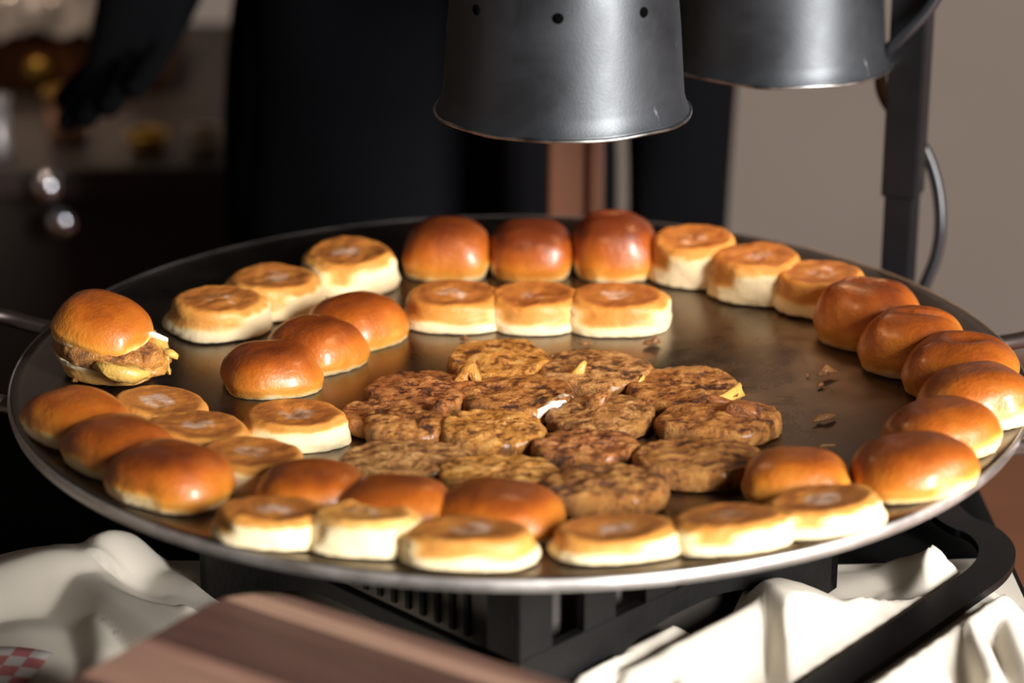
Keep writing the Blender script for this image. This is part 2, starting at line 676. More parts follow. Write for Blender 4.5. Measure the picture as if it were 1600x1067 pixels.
def stand_face(k):
    Mx = Matrix.Rotation(math.radians(90 * k), 4, 'Z')
    # panel with arch below, extruded outline, built in the plane y=-hs
    bm = bmesh.new()
    pts = [(-hs, 0.0), (-hs + 0.045, 0.0)]
    for i in range(13):
        u = i / 12
        x = (-hs + 0.045) + u * (side - 0.09)
        pts.append((x, 0.036 * (1 - abs(2 * u - 1) ** 3.0) + 0.001))
    pts += [(hs - 0.045, 0.0), (hs, 0.0), (hs, SKH[k]), (-hs, SKH[k])]
    fr = [bm.verts.new((x, -hs, z)) for x, z in pts]
    bk = [bm.verts.new((x, -hs + t_, z)) for x, z in pts]
    bm.faces.new(fr)
    bm.faces.new(bk[::-1])
    for i in range(len(fr)):
        j = (i + 1) % len(fr)
        bm.faces.new((fr[i], bk[i], bk[j], fr[j]))
    bmesh.ops.transform(bm, matrix=Mx, verts=bm.verts)
    bm_obj('arched_skirt', bm, M_STAND, st)
    bm = bmesh.new()
    add_box(bm, (0, -hs + t_ / 2, h_st - 0.007), (side, t_, 0.014), M=Mx)
    bm_obj('top_rail', bm, M_STAND, st)
    nsl = 6
    for i in range(nsl):
        if k == 3 and 0 < i < nsl - 1:
            continue
        x = -hs + 0.012 + (side - 0.024) * i / (nsl - 1)
        bm = bmesh.new()
        add_box(bm, (x, -hs + t_ / 2, (0.052 + h_st - 0.014) / 2), (0.024, t_ * 0.9, h_st - 0.014 - 0.052 + 0.002), M=Mx)
        bm_obj('slat', bm, M_STAND, st)


for k in range(4):
    stand_face(k)
tag(st, 'black square stand with arched skirts and upright slats under the griddle', 'stand')

# gas stove inside the stand, with a vented metal flank
sv = empty('gas_stove', (SC.x, SC.y, TABLE), math.radians(45))
bm = bmesh.new()
add_box(bm, (0, 0, 0.046), (side * 0.86, side * 0.86, 0.084), bevel=0.004)
body = bm_obj('body', bm, M_STOVE, sv)
for i in range(14):
    bm = bmesh.new()
    add_box(bm, (-side * 0.43 - 0.0005, -0.075 + i * 0.0115, 0.060), (0.002, 0.0035, 0.034))
    bm_obj('vent_slot', bm, M_STAND, sv)
bm = bmesh.new()
V, Fc = lathe([(0.0, 0.089), (0.045, 0.089), (0.045, 0.094), (0.03, 0.099), (0.0, 0.1)], 32)
bm.free()
mesh_obj('burner_head', V, Fc, M_STAND, sv)
tag(sv, 'grey metal gas stove with vent slots inside the black stand', 'stove')

# ------------------------------------------------------------------ buns
def superr(a, n):
    return 1.0 / ((abs(math.cos(a)) ** n + abs(math.sin(a)) ** n) ** (1.0 / n))


def dome_mesh(name, w, d, h, seed, torn=(), dents=(), parent=None, base=0.80, lift=0.0):
    """domed bun top standing on its cut face; torn = azimuths where it was pulled off a neighbour"""
    nu, nv = 72, 30
    V, C = [], []
    for j in range(nv):
        ph = (math.pi / 2) * (j / (nv - 1)) ** 0.92
        cr = max(math.cos(ph), 0.0) ** 0.66
        sz = math.sin(ph) ** 0.92
        for i in range(nu):
            a = 2 * math.pi * i / nu
            ca, sa = math.cos(a), math.sin(a)
            rr = superr(a, 2.7)
            t = 0.0
            for ta in torn:
                dd = math.cos(a - ta)
                t = max(t, sstep(0.68, 0.9, dd))
            tuck = 1 - 0.085 * (1 - sstep(0.0, 0.30, sz))
            rad = cr * tuck
            flat = 1 - 0.06 * t * (1 - sstep(0.3, 0.75, sz))
            x = ca * rr * rad * flat
            y = sa * rr * rad * flat
            z = sz
            lf = ns(x, y, z, 1.1, seed) * 0.06 + ns(x, y, z, 3.1, seed + 3) * 0.014
            k = 1 + lf
            x *= k
            y *= k
            z *= 1 + 0.6 * lf + 0.05 * ns(x, y, 0, 1.0, seed + 9) * sz
            for (dx, dy, dr, amt, ang, asp) in dents:
                ux = (x - dx) * math.cos(ang) + (y - dy) * math.sin(ang)
                uy = -(x - dx) * math.sin(ang) + (y - dy) * math.cos(ang)
                q = (ux / dr) ** 2 + (uy / (dr * asp)) ** 2
                z -= amt * math.exp(-q) * sstep(0.3, 0.7, sz)
            # torn, crumbly lower edge
            if j < 3:
                rg = ns(math.cos(a), math.sin(a), 0, 9, seed + 5) * 0.035 * (1 - j / 3)
                x *= 1 + rg
                y *= 1 + rg
            V.append((x * w / 2, y * d / 2, max(z, 0.0) * h))
            nz = sz + 0.08 * ns(x, y, z, 2.2, seed + 11) + 0.05 * ns(ca, sa, 0, 5, seed + 2)
            c = 0.34 * sstep(-0.02, 0.14, nz) + 0.24 * sstep(0.10, 0.50, nz) + 0.22 * sstep(0.45, 1.0, nz)
            c = c * (base / 0.8)
            c *= 1 - t * 0.8 * (1 - sstep(0.16, 0.42, sz + 0.14 * ns(x, y, z, 4, seed + 21)))
            C.append(c)
    Fc = []
    for j in range(nv - 1):
        for i in range(nu):
            i2 = (i + 1) % nu
            Fc.append((j * nu + i, j * nu + i2, (j + 1) * nu + i2, (j + 1) * nu + i))
    Fc.append(tuple((nv - 1) * nu + i for i in range(nu)))
    Fc.append(tuple(range(nu))[::-1])
    o = mesh_obj(name, V, Fc, M_BUN, parent)
    attr(o, 'crust', C)
    return o


HEEL_PROF = [(0.975, 0.0, 0), (1.005, 0.03, 0), (1.0, 0.12, 0), (0.975, 0.24, 0), (0.945, 0.36, .10), (0.925, 0.46, .34), (0.918, 0.56, .46),
             (0.915, 0.66, .52), (0.905, 0.77, .54), (0.885, 0.87, .54), (0.85, 0.945, .54), (0.805, 0.985, .56), (0.76, 1.0, .64),
             (0.70, 0.995, .72), (0.60, 0.982, .76), (0.48, 0.966, .72), (0.36, 0.96, .68), (0.24, 0.955, .70), (0.12, 0.955, .72), (0.03, 0.955, .72)]


def heel_mesh(name, w, d, h, seed, torn=(), dents=(), parent=None, base=1.0, inv=False):
    """bottom half of a bun, toasted face up and cut face down"""
    nu = 72
    # resample the profile
    P = []
    for a, b in zip(HEEL_PROF[:-1], HEEL_PROF[1:]):
        P += [tuple(a[q] + (b[q] - a[q]) * t for q in range(3)) for t in (0.0, 0.5)]
    P.append(HEEL_PROF[-1])
    V, C, Fa = [], [], []
    ox, oy = 0.12 * ns(seed, 1, 2, 3.3), 0.12 * ns(seed, 5, 2, 3.3)
    for (r, z, c0) in P:
        for i in range(nu):
            a = 2 * math.pi * i / nu
            ca, sa = math.cos(a), math.sin(a)
            nexp = 2.6 - 0.45 * sstep(0.25, 0.6, z)
            rr = superr(a, nexp)
            t = 0.0
            for ta in torn:
                t = max(t, sstep(0.62, 0.86, math.cos(a - ta)))
            rq = r
            if z < 0.9:
                rq = r + t * (0.975 - r) * (1 - sstep(0.7, 0.95, z)) + t * 0.02
            x, y = ca * rr * rq, sa * rr * rq
            lf = ns(x, y, z * .5, 1.4, seed) * 0.05 + ns(x, y, z, 4.0, seed + 3) * 0.012
            x *= 1 + lf
            y *= 1 + lf
            zz = z * (1 + 0.12 * ns(x, y, 0, 1.1, seed + 9))
            if z > 0.8:
                zz += 0.04 * ns(x, y, 0, 4.0, seed + 15) + 0.02 * ns(x, y, 0, 9.0, seed + 16)
            for (dx, dy, dr, amt, ang, asp) in dents:
                ux = (x - dx) * math.cos(ang) + (y - dy) * math.sin(ang)
                uy = -(x - dx) * math.sin(ang) + (y - dy) * math.cos(ang)
                q = (ux / dr) ** 2 + (uy / (dr * asp)) ** 2
                zz -= amt * math.exp(-q) * sstep(0.6, 0.9, z)
            if z < 0.2:
                rg = ns(ca, sa, z, 7, seed + 5) * 0.035 + ns(ca, sa, z, 17, seed + 5) * 0.015
                x *= 1 + rg
                y *= 1 + rg
            V.append((x * w / 2, y * d / 2, max(zz, 0.0) * h))
            wob = 0.12 * ns(ca, sa, z, 2.5, seed + 31)
            c = c0
            if z < 0.6 and r > 0.9:
                c = 0.52 * sstep(0.24, 0.48, z + wob)
            if r > 0.75:
                c *= 1 - t * 0.95 * (1 - sstep(0.68, 0.90, z + 0.10 * ns(x, y, z, 5, seed + 8)))
            C.append(c * base)
            Fa.append(sstep(0.72, 0.2, math.hypot(x - ox, y - oy)) if z > 0.85 else 0.0)
    n = len(P)
    Fc = []
    for j in range(n - 1):
        for i in range(nu):
            i2 = (i + 1) % nu
            Fc.append((j * nu + i, j * nu + i2, (j + 1) * nu + i2, (j + 1) * nu + i))
    Fc.append(tuple((n - 1) * nu + i for i in range(nu)))
    Fc.append(tuple(range(nu))[::-1])
    o = mesh_obj(name, V, Fc, M_HEEL, parent)
    attr(o, 'crust', C)
    attr(o, 'face', Fa)
    return o


def seat(o, px, py, rot, extra=0.0):
    """set a thing down on the griddle, leaning with its slope"""
    p = on_plate(px, py)
    e = 0.012
    gx = (plate_z(p.x + e, p.y) - plate_z(p.x - e, p.y)) / (2 * e)
    gy = (plate_z(p.x, p.y + e) - plate_z(p.x, p.y - e)) / (2 * e)
    n = Vector((-gx, -gy, 1)).normalized()
    q = Vector((0, 0, 1)).rotation_difference(n) @ Matrix.Rotation(rot, 3, 'Z').to_quaternion()
    o.rotation_mode = 'QUATERNION'
    o.rotation_quaternion = q
    o.location = p + Vector((0, 0, 0.0006 + extra + 0.0014 * sstep(0.15, 0.26, math.hypot(p.x, p.y))))


D2R = math.radians
# px, py of the base centre, width mm, depth mm, height mm, turn, torn sides (deg, local), dents, base, label
def bun_top(px, py, w, d, h, rot, torn, label, group, seed, dents=(), base=0.80):
    o = dome_mesh('domed_bun', w / 1000, d / 1000, h / 1000, seed, [D2R(t) for t in torn], dents, base=base)
    seat(o, px, py, D2R(rot))
    tag(o, label, 'bun', group)


def bun_bottom(px, py, w, d, h, rot, torn, label, group, seed, dents=(), base=1.12):
    o = heel_mesh('toasted_bun', w / 1000, d / 1000, h / 1000, seed, [D2R(t) for t in torn], dents, base=base)
    seat(o, px, py, D2R(rot))
    tag(o, label, 'bun', group)


g = 'brown bun tops in the straight row'
bun_top(699, 421, 63, 58, 33, 0, (0,), 'sandwich-side glossy brown bun top in the straight row nearest the person', g, 1, base=0.95)
bun_top(830, 422, 62, 58, 33, 0, (0, 180), 'middle glossy brown bun top in the straight row nearest the person', g, 2, base=1.0)
bun_top(958, 421, 62, 59, 38, 2, (180,), 'tallest glossy brown bun top, lamp-post end of the straight row nearest the person', g, 3,
        [(0.1, 0.25, 0.5, 0.10, 0.3, 0.25)], base=1.0)
g = 'pale bun bottoms in the straight row'
bun_bottom(709, 499, 67, 58, 18, 0, (0,), 'sandwich-side pale bun bottom in the straight row of three before brown tops', g, 4)
bun_bottom(836, 501, 62, 58, 18, 0, (0, 180), 'middle pale bun bottom in the straight row of three before brown tops', g, 5)
bun_bottom(966, 503, 68, 60, 18, 0, (180, -10), 'lamp-post-side pale bun bottom in the straight row of three before brown tops', g, 6)
g = 'pale bun bottoms along the rim behind the sandwich'
bun_bottom(341, 511, 66, 58, 19, 38, (0, -50), 'pale bun bottom nearest the sandwich among three along the rim behind it', g, 7)
bun_bottom(427, 478, 65, 58, 19, 34, (180, -60, 0), 'middle pale bun bottom of the three along the rim behind the sandwich', g, 8)
bun_bottom(547, 442, 64, 58, 22, 28, (-70, 180), 'pale bun bottom by the brown straight row, last of three behind the sandwich', g, 9)
g = 'brown bun tops in the diagonal three'
bun_top(559, 525, 64, 60, 25, 42, (180,), 'brown bun top in the diagonal three, end touching the straight pale row', g, 10, base=0.85)
bun_top(494, 563, 61, 60, 25, 44, (0, 180), 'middle brown bun top of the diagonal three between sandwich and patties', g, 11, base=0.85)
bun_top(425, 600, 62, 58, 24, 20, (), 'brown bun top in the diagonal three, end touching the lone pale bottom', g, 12, base=0.86)
g = 'brown bun tops on the rim below the sandwich'
bun_top(122, 684, 65, 58, 24, -45, (0, -90), 'brown bun top on the rim by the handle, next to the sandwich', g, 13, base=0.80)
bun_top(186, 730, 63, 58, 25, -40, (0, 180, -90), 'middle brown bun top of the three on the rim by the bar handle', g, 14, base=0.84)
bun_top(264, 777, 69, 60, 26, -25, (180, -110), 'glossiest brown bun top on the rim, third away from the sandwich', g, 15, base=0.88)
g = 'pale bun bottoms beside the rim tops'
bun_bottom(252, 665, 61, 54, 14, -38, (-40,), 'pale bun bottom right beside the sandwich, first of a diagonal three', g, 16)
bun_bottom(309, 706, 63, 56, 15, -40, (0, 180), 'middle floury bun bottom of the diagonal three starting beside the sandwich', g, 17)
bun_bottom(394, 755, 61, 54, 17, -25, (180, -65), 'deep pale bun bottom ending the diagonal three that starts beside the sandwich', g, 18)
bun_bottom(461, 683, 63, 55, 14, 12, (-60, -110), 'lone pale bun bottom with a dented floury face beside the patties', None, 19,
           [(-0.05, 0.2, 0.35, 0.22, 1.9, 0.35)])
g = 'brown bun tops behind the front pale bottoms'
bun_top(490, 800, 61, 56, 24, 10, (0,), 'brown bun top nearest the brown rim tops, first of three facing the cutting board', g, 20, base=0.85)
bun_top(618, 820, 64, 56, 23, -8, (0, 180), 'middle brown bun top of the three facing the cutting board', g, 21, base=0.88)
bun_top(778, 828, 69, 58, 23, -20, (180,), 'large brown bun top ending the three that face the cutting board', g, 22, base=0.86)
g = 'pale bun bottoms on the rim facing the cutting board'
bun_bottom(424, 840, 60, 46, 14, -8, (0, -80), 'thick pale bun bottom on the cutting-board rim, end nearest the brown rim tops', g, 23)
bun_bottom(570, 853, 57, 46, 17, -5, (0, 180, -90), 'middle pale bun bottom of the three in front of the cutting-board-side brown tops', g, 24, base=0.8)
bun_bottom(735, 873, 68, 48, 14, -2, (180,), 'wide pale bun bottom on the cutting-board rim in front of the large brown top', g, 25)
g = 'pale bun bottoms on the rim before the folded cloth'
bun_bottom(962, 862, 67, 46, 12, 12, (-35, 0), 'lopsided pale bun bottom, first of three on the rim over the stand', g, 26, [(-0.3, -0.5, 0.6, 0.18, 0, 1)])
bun_bottom(1139, 848, 63, 46, 13, 16, (180, -60, 0), 'middle pale bun bottom of the three on the rim over the stand slats', g, 27)
bun_bottom(1286, 820, 63, 46, 13, 20, (180, -70), 'pale bun bottom before the lone brown top, last of three over the stand', g, 28)
bun_top(1242, 774, 61, 52, 22, -5, (180,), 'lone brown bun top with squared sides behind the pale rim bottoms', None, 29, base=0.72)
g = 'pale bun bottoms near the lamp post'
bun_bottom(1085, 430, 61, 56, 26, -25, (-65,), 'tall pale bun bottom touching the straight brown row, first of three near the lamp post', g, 30)
bun_bottom(1184, 456, 62, 56, 25, -28, (-60,), 'middle tall pale bun bottom of the three near the lamp post', g, 31)
bun_bottom(1284, 478, 61, 55, 22, -32, (), 'floury tilted bun bottom against the brown tops, last of three near the lamp post', g, 32)
g = 'brown bun tops along the lamp-post rim'
CR = [(0.05, 0.1, 0.55, 0.16, 0.2, 0.18), (-0.1, 0.35, 0.4, 0.10, 0.1, 0.15)]
bun_top(1356, 527, 65, 60, 36, -40, (), 'dark wrinkled bun top beside the floury bottom under the lamp post', g, 33, CR, base=0.88)
bun_top(1427, 571, 63, 58, 33, -38, (), 'ridged brown bun top, second along the rim from the lamp post', g, 34, [(0.3, 0.2, 0.4, 0.16, 0.5, 0.2), (0.1, 0.45, 0.3, 0.10, 0.3, 0.2)], base=0.84)
bun_top(1503, 606, 67, 60, 30, -25, (), 'brown bun top with a deep dimple, third along the rim from the lamp post', g, 35,
        [(0.05, 0.05, 0.22, 0.22, 0.4, 0.8), (0.35, 0.3, 0.5, 0.12, 0.3, 0.3)], base=0.84)
bun_top(1527, 656, 69, 60, 29, 10, (-60,), 'smooth brown bun top by the far handle, fourth along from the lamp post', g, 36, base=0.80)
bun_top(1473, 705, 67, 58, 26, 25, (-60, 180), 'smooth brown bun top, fifth along the rim from the lamp post', g, 37, base=0.80)
bun_top(1430, 760, 71, 60, 25, 15, (-50,), 'big shiny brown bun top ending the rim run, beside the lone brown top', g, 38, base=0.80)

# ------------------------------------------------------------------ patties
def patty_mesh(name, w, d, h, seed, mat, parent=None, lump=1.0):
    nu, nv = 96, 26
    V, Rl, Sd = [], [], []
    rows = []
    # side rows then top rows
    prof = [(0.93, 0.0, 1), (0.985, 0.12, 1), (1.0, 0.35, 1), (1.0, 0.6, 1), (0.985, 0.8, .8), (0.95, 0.93, .35)]
    for k in range(nv - 6):
        prof.append((0.91 * (1 - k / (nv - 7)) + 0.012, 1.0, 0.0))
    for (r, z, s) in prof:
        for i in range(nu):
            a = 2 * math.pi * i / nu
            ca, sa = math.cos(a), math.sin(a)
            out = 1 + lump * (0.07 * ns(ca, sa, 0, 1.2, seed) + 0.05 * ns(ca, sa, 0, 3.0, seed + 4) + 0.035 * ns(ca, sa, z * .6, 7.0, seed + 6) * (r > 0.6))
            x, y = ca * r * out, sa * r * out
            b1 = ns(x, y, 0, 1.6, seed + 1)
            b2 = ns(x, y, 0, 4.5, seed + 2)
            b3 = ns(x, y, z, 11.0, seed + 3)
            rel = 0.5 * b2 + 0.5 * b3
            zz = z
            if z > 0.5:
                rr = 1 - abs(ns(x, y, 0, 3.2, seed + 14))     # ridges
                zz = z * (1 + lump * (0.16 * b1 + 0.09 * b2 + 0.045 * b3 + 0.07 * (rr ** 4 - 0.4)))
                zz += 0.12 * (1 - r * r)
            else:
                x *= 1 + 0.03 * b3
                y *= 1 + 0.03 * b3
            V.append((x * w / 2, y * d / 2, max(zz, 0.0) * h))
            Rl.append(rel * 0.6)
            Sd.append(s)
    n = len(prof)
    Fc = []
    for j in range(n - 1):
        for i in range(nu):
            i2 = (i + 1) % nu
            Fc.append((j * nu + i, j * nu + i2, (j + 1) * nu + i2, (j + 1) * nu + i))
    Fc.append(tuple((n - 1) * nu + i for i in range(nu)))
    Fc.append(tuple(range(nu))[::-1])
    o = mesh_obj(name, V, Fc, mat, parent)
    attr(o, 'relief', Rl)
    attr(o, 'side', Sd)
    return o


def blob(name, pts, seed, mat, parent, rad):
    """lumpy strip through local points"""
    V, Fc = tube(pts, rad, 10, 1) if not isinstance(rad, list) else tube(pts, rad, 10, 0)
    V = [Vector(v) * 1 + Vector((ns(v[0], v[1], v[2], 260, seed), ns(v[0], v[1], v[2], 260, seed + 1), ns(v[0], v[1], v[2], 260, seed + 2))) * 0.0030 for v in V]
    o = mesh_obj(name, V, Fc, mat, parent)
    attr(o, 'relief', [-0.02] * len(V))
    attr(o, 'side', [0.0] * len(V))
    return o


GP = 'fried patties in the middle of the griddle'
PAT = [  # px, py, w, d, h, rot, kind, label, tilt(x,y deg), raise mm
    (779, 584, 64, 65, 11, 10, 'yellow', 'golden patty nearest the straight row of bun bottoms', (0, 0), 0),
    (930, 601, 70, 63, 11, 60, 'grey', 'grey-brown patty with charred spots and an egg scrap, near the straight row', (0, 0), 0),
    (1067, 627, 67, 65, 10, 100, 'brown', 'dark-seared patty with yellow edge on the lamp-post side', (0, 0), 0),
    (657, 634, 66, 61, 11, 150, 'red', 'rough brown patty closest to the diagonal bun tops', (0, 0), 0),
    (808, 641, 68, 59, 11, 200, 'brown', 'brown patty with white egg spilling from its edge', (0, 0), 0),
    (940, 668, 62, 55, 10, 250, 'grey', 'herb-flecked tan patty with a raised knob in the middle', (0, 0), 0),
    (1122, 679, 72, 55, 11, 300, 'brown', 'torn ragged patty with a folded lump beside the bare steel', (0, 0), 0),
    (604, 668, 54, 47, 9, 20, 'red', 'small dark patty closest to the lone bun bottom', (0, 0), 0),
    (640, 686, 52, 51, 11, 75, 'brown', 'squarish dark-seared patty beside the small dark one', (0, 0), 0),
    (771, 698, 60, 53, 12, 130, 'yellow', 'orange-golden patty in the middle of the pile', (0, 0), 0),
    (917, 722, 61, 49, 11, 190, 'red', 'reddish brown patty in the middle of the pile', (0, 0), 0),
    (1090, 743, 74, 59, 11, 240, 'brown', 'broad ridged patty closest to the lone brown bun top', (0, 0), 0),
    (637, 742, 74, 53, 10, 290, 'grey', 'wide flat tan patty behind the brown tops facing the cutting board', (0, 0), 0),
    (780, 766, 68, 49, 11, 340, 'yellow', 'charred-edged yellowish patty behind the large brown bun top', (0, 0), 0),
    (946, 790, 67, 53, 13, 45, 'brown', 'thick brown patty nearest the pale rim bottoms over the stand', (0, 0), 0),
]
POBJ = []
for i, (px, py, w_, d_, h_, rot, kind, label, tilt, up) in enumerate(PAT):
    root = empty('patty', (0, 0, 0))
    patty_mesh('fried_meat', w_ / 1000, d_ / 1000, h_ / 1000, 50 + i * 3, M_PATTY[kind], root)
    seat(root, px, py, 0.0, up / 1000)
    tag(root, label, 'patty', GP)
    POBJ.append(root)


def scrap(i, pts, mat, rad, name):
    blob(name, [Vector(p) / 1000 for p in pts], i * 5 + 1, mat, POBJ[i], rad)


scrap(4, [(4, -25, 4), (12, -24, 6), (20, -19, 8), (27, -12, 9), (31, -6, 9)], M_EGG, [0.002, 0.0042, 0.0046, 0.004, 0.0022], 'egg_white')
scrap(4, [(-18, -24, 3), (-6, -26, 3), (8, -27, 3), (20, -23, 3)], M_YOLK, [0.0015, 0.003, 0.003, 0.0015], 'egg_edge')
scrap(1, [(-14, -12, 9), (-10, -12, 12), (-8, -11, 15), (-6, -9, 19)], M_YOLK, [0.003, 0.0038, 0.0022, 0.0010], 'egg_scrap')
scrap(1, [(22, -22, 6), (27, -18, 8), (30, -10, 8)], M_YOLK, [0.0015, 0.003, 0.0015], 'egg_edge')
scrap(2, [(-22, -22, 4), (-8, -28, 4), (8, -27, 4), (22, -20, 6), (31, -6, 7), (32, 2, 8)], M_YOLK, [0.001, 0.0024, 0.0024, 0.003, 0.0036, 0.0015], 'egg_edge')
scrap(5, [(-9, 6, 9), (-2, 7, 12), (1, 8, 16), (3, 9, 18)], M_PATTY['brown'], [0.004, 0.0052, 0.0036, 0.0016], 'meat_knob')
scrap(6, [(0, 5, 10), (9, 0, 14), (18, -4, 14), (26, -2, 10)], M_PATTY['red'], [0.003, 0.0055, 0.0058, 0.0025], 'meat_fold')
scrap(6, [(-14, 18, 11), (-2, 22, 12), (12, 18, 12)], M_PATTY['red'], [0.002, 0.004, 0.002], 'meat_fold')
scrap(3, [(20, 8, 8), (26, 14, 14), (30, 16, 16), (33, 8, 13)], M_PATTY['yellow'], [0.003, 0.005, 0.0045, 0.002], 'meat_fold')
scrap(8, [(8, 18, 8), (16, 15, 14), (20, 8, 14)], M_PATTY['red'], [0.002, 0.0045, 0.002], 'meat_fold')
scrap(9, [(-22, -10, 5), (-10, -20, 5), (6, -22, 5), (20, -16, 5)], M_YOLK, [0.001, 0.0028, 0.0028, 0.001], 'egg_edge')
scrap(13, [(-26, -2, 6), (-22, -12, 6), (-12, -18, 6)], M_YOLK, [0.001, 0.0026, 0.001], 'egg_edge')

# crumbs on the steel
rnd = random.Random(4)


def crumb(px, py, l, w_, h_, rot, label):
    n = 7
    pts = [Vector(((k / (n - 1) - .5) * l, rnd.uniform(-.25, .25) * w_, h_ * .5 + rnd.uniform(0, .5) * h_ * math.sin(math.pi * k / (n - 1)))) for k in range(n)]
    rad = [max(w_ * .5 * math.sin(math.pi * (k + .35) / (n - .3)) * rnd.uniform(.6, 1.1), 0.0004) for k in range(n)]
    V, Fc = tube(pts, rad, 8)
    V = [(v[0], v[1], max(v[2], 0)) for v in V]
    o = mesh_obj('meat_crumb', V, Fc, M_CRUMB)
    attr(o, 'relief', [0.15] * len(V))
    attr(o, 'side', [0.2] * len(V))
    seat(o, px, py, D2R(rot))
    tag(o, label, 'crumb', 'loose crumbs on the steel')


crumb(1292, 592, .013, .0055, .006, 15, 'largest curled meat crumb on bare steel facing the ridged bun tops')
crumb(1282, 606, .005, .003, .002, 60, 'dark speck of meat beside the largest curled crumb')
crumb(1287, 660, .017, .006, .003, 25, 'flat reddish meat flake in the middle of the bare steel')
crumb(1291, 703, .011, .003, .002, 10, 'thin pale meat shaving just behind the lone brown bun top')
crumb(1018, 540, .012, .007, .003, 20, 'burnt crumb at the lamp-post end of the straight pale row')
crumb(915, 542, .009, .005, .003, -10, 'small burnt crumb between the straight pale row and the patties')
crumb(726, 533, .006, .004, .002, 0, 'tiny tan crumb in front of the straight pale row')
crumb(1262, 590, .003, .002, .001, 0, 'tiniest pale crumb lying beside the largest curled crumb on bare steel')
crumb(118, 602, .004, .003, .002, 30, 'tiny orange crumb on the steel under the sandwich')

# ------------------------------------------------------------------ the sandwich
sw = empty('slider_sandwich', (0, 0, 0))
hb = heel_mesh('bottom_bun', 0.060, 0.052, 0.013, 71, (), base=0.75)
hb.parent = sw
hb.rotation_euler = (math.pi, 0, 0)
hb.location = (0.002, 0, 0.0135)
pm = patty_mesh('meat_patty', 0.066, 0.060, 0.012, 77, M_PATTY['brown'], sw, 1.3)
pm.location = (0.003, 0, 0.0115)
pm.rotation_euler = (0, D2R(4), 0)
eg = patty_mesh('egg_patty', 0.056, 0.050, 0.007, 83, M_PATTY['yellow'], sw, 1.6)
eg.location = (0.012, -0.006, 0.014)
eg.rotation_euler = (D2R(8), D2R(10), 0)
blob('egg_fold', [Vector(p) / 1000 for p in [(2, -31, 17), (14, -34, 15), (26, -30, 13), (33, -22, 12)]], 3, M_YOLK, sw, [0.002, 0.0052, 0.006, 0.003])
blob('melted_cheese', [Vector(p) / 1000 for p in [(28, 2, 24), (34, 0, 23), (37, -3, 18), (38, -4, 12), (39, -4, 7)]], 9, M_YOLK, sw, [0.003, 0.0036, 0.0026, 0.0020, 0.0022])
blob('cheese_strand', [Vector(p) / 1000 for p in [(36, -2, 20), (40, -3, 18), (43, -3, 17)]], 12, M_YOLK, sw, [0.002, 0.0016, 0.001])
blob('egg_white', [Vector(p) / 1000 for p in [(18, 4, 26), (28, 2, 26), (35, 2, 25), (37, 2, 24)]], 15, M_EGG, sw, [0.002, 0.0026, 0.0016, 0.0004])
tb_ = dome_mesh('top_bun', 0.061, 0.055, 0.024, 91, [D2R(170), D2R(5)], parent=sw, base=0.78)
tb_.location = (-0.003, 0, 0.0225)
tb_.rotation_euler = (D2R(5), D2R(8), D2R(-14))
seat(sw, 165, 588, D2R(-8))
tag(sw, 'finished slider sandwich with patty, egg and dripping cheese near the handle', 'sandwich')

# ------------------------------------------------------------------ heat lamps
POST = Vector((0.259, 0.215, TABLE))


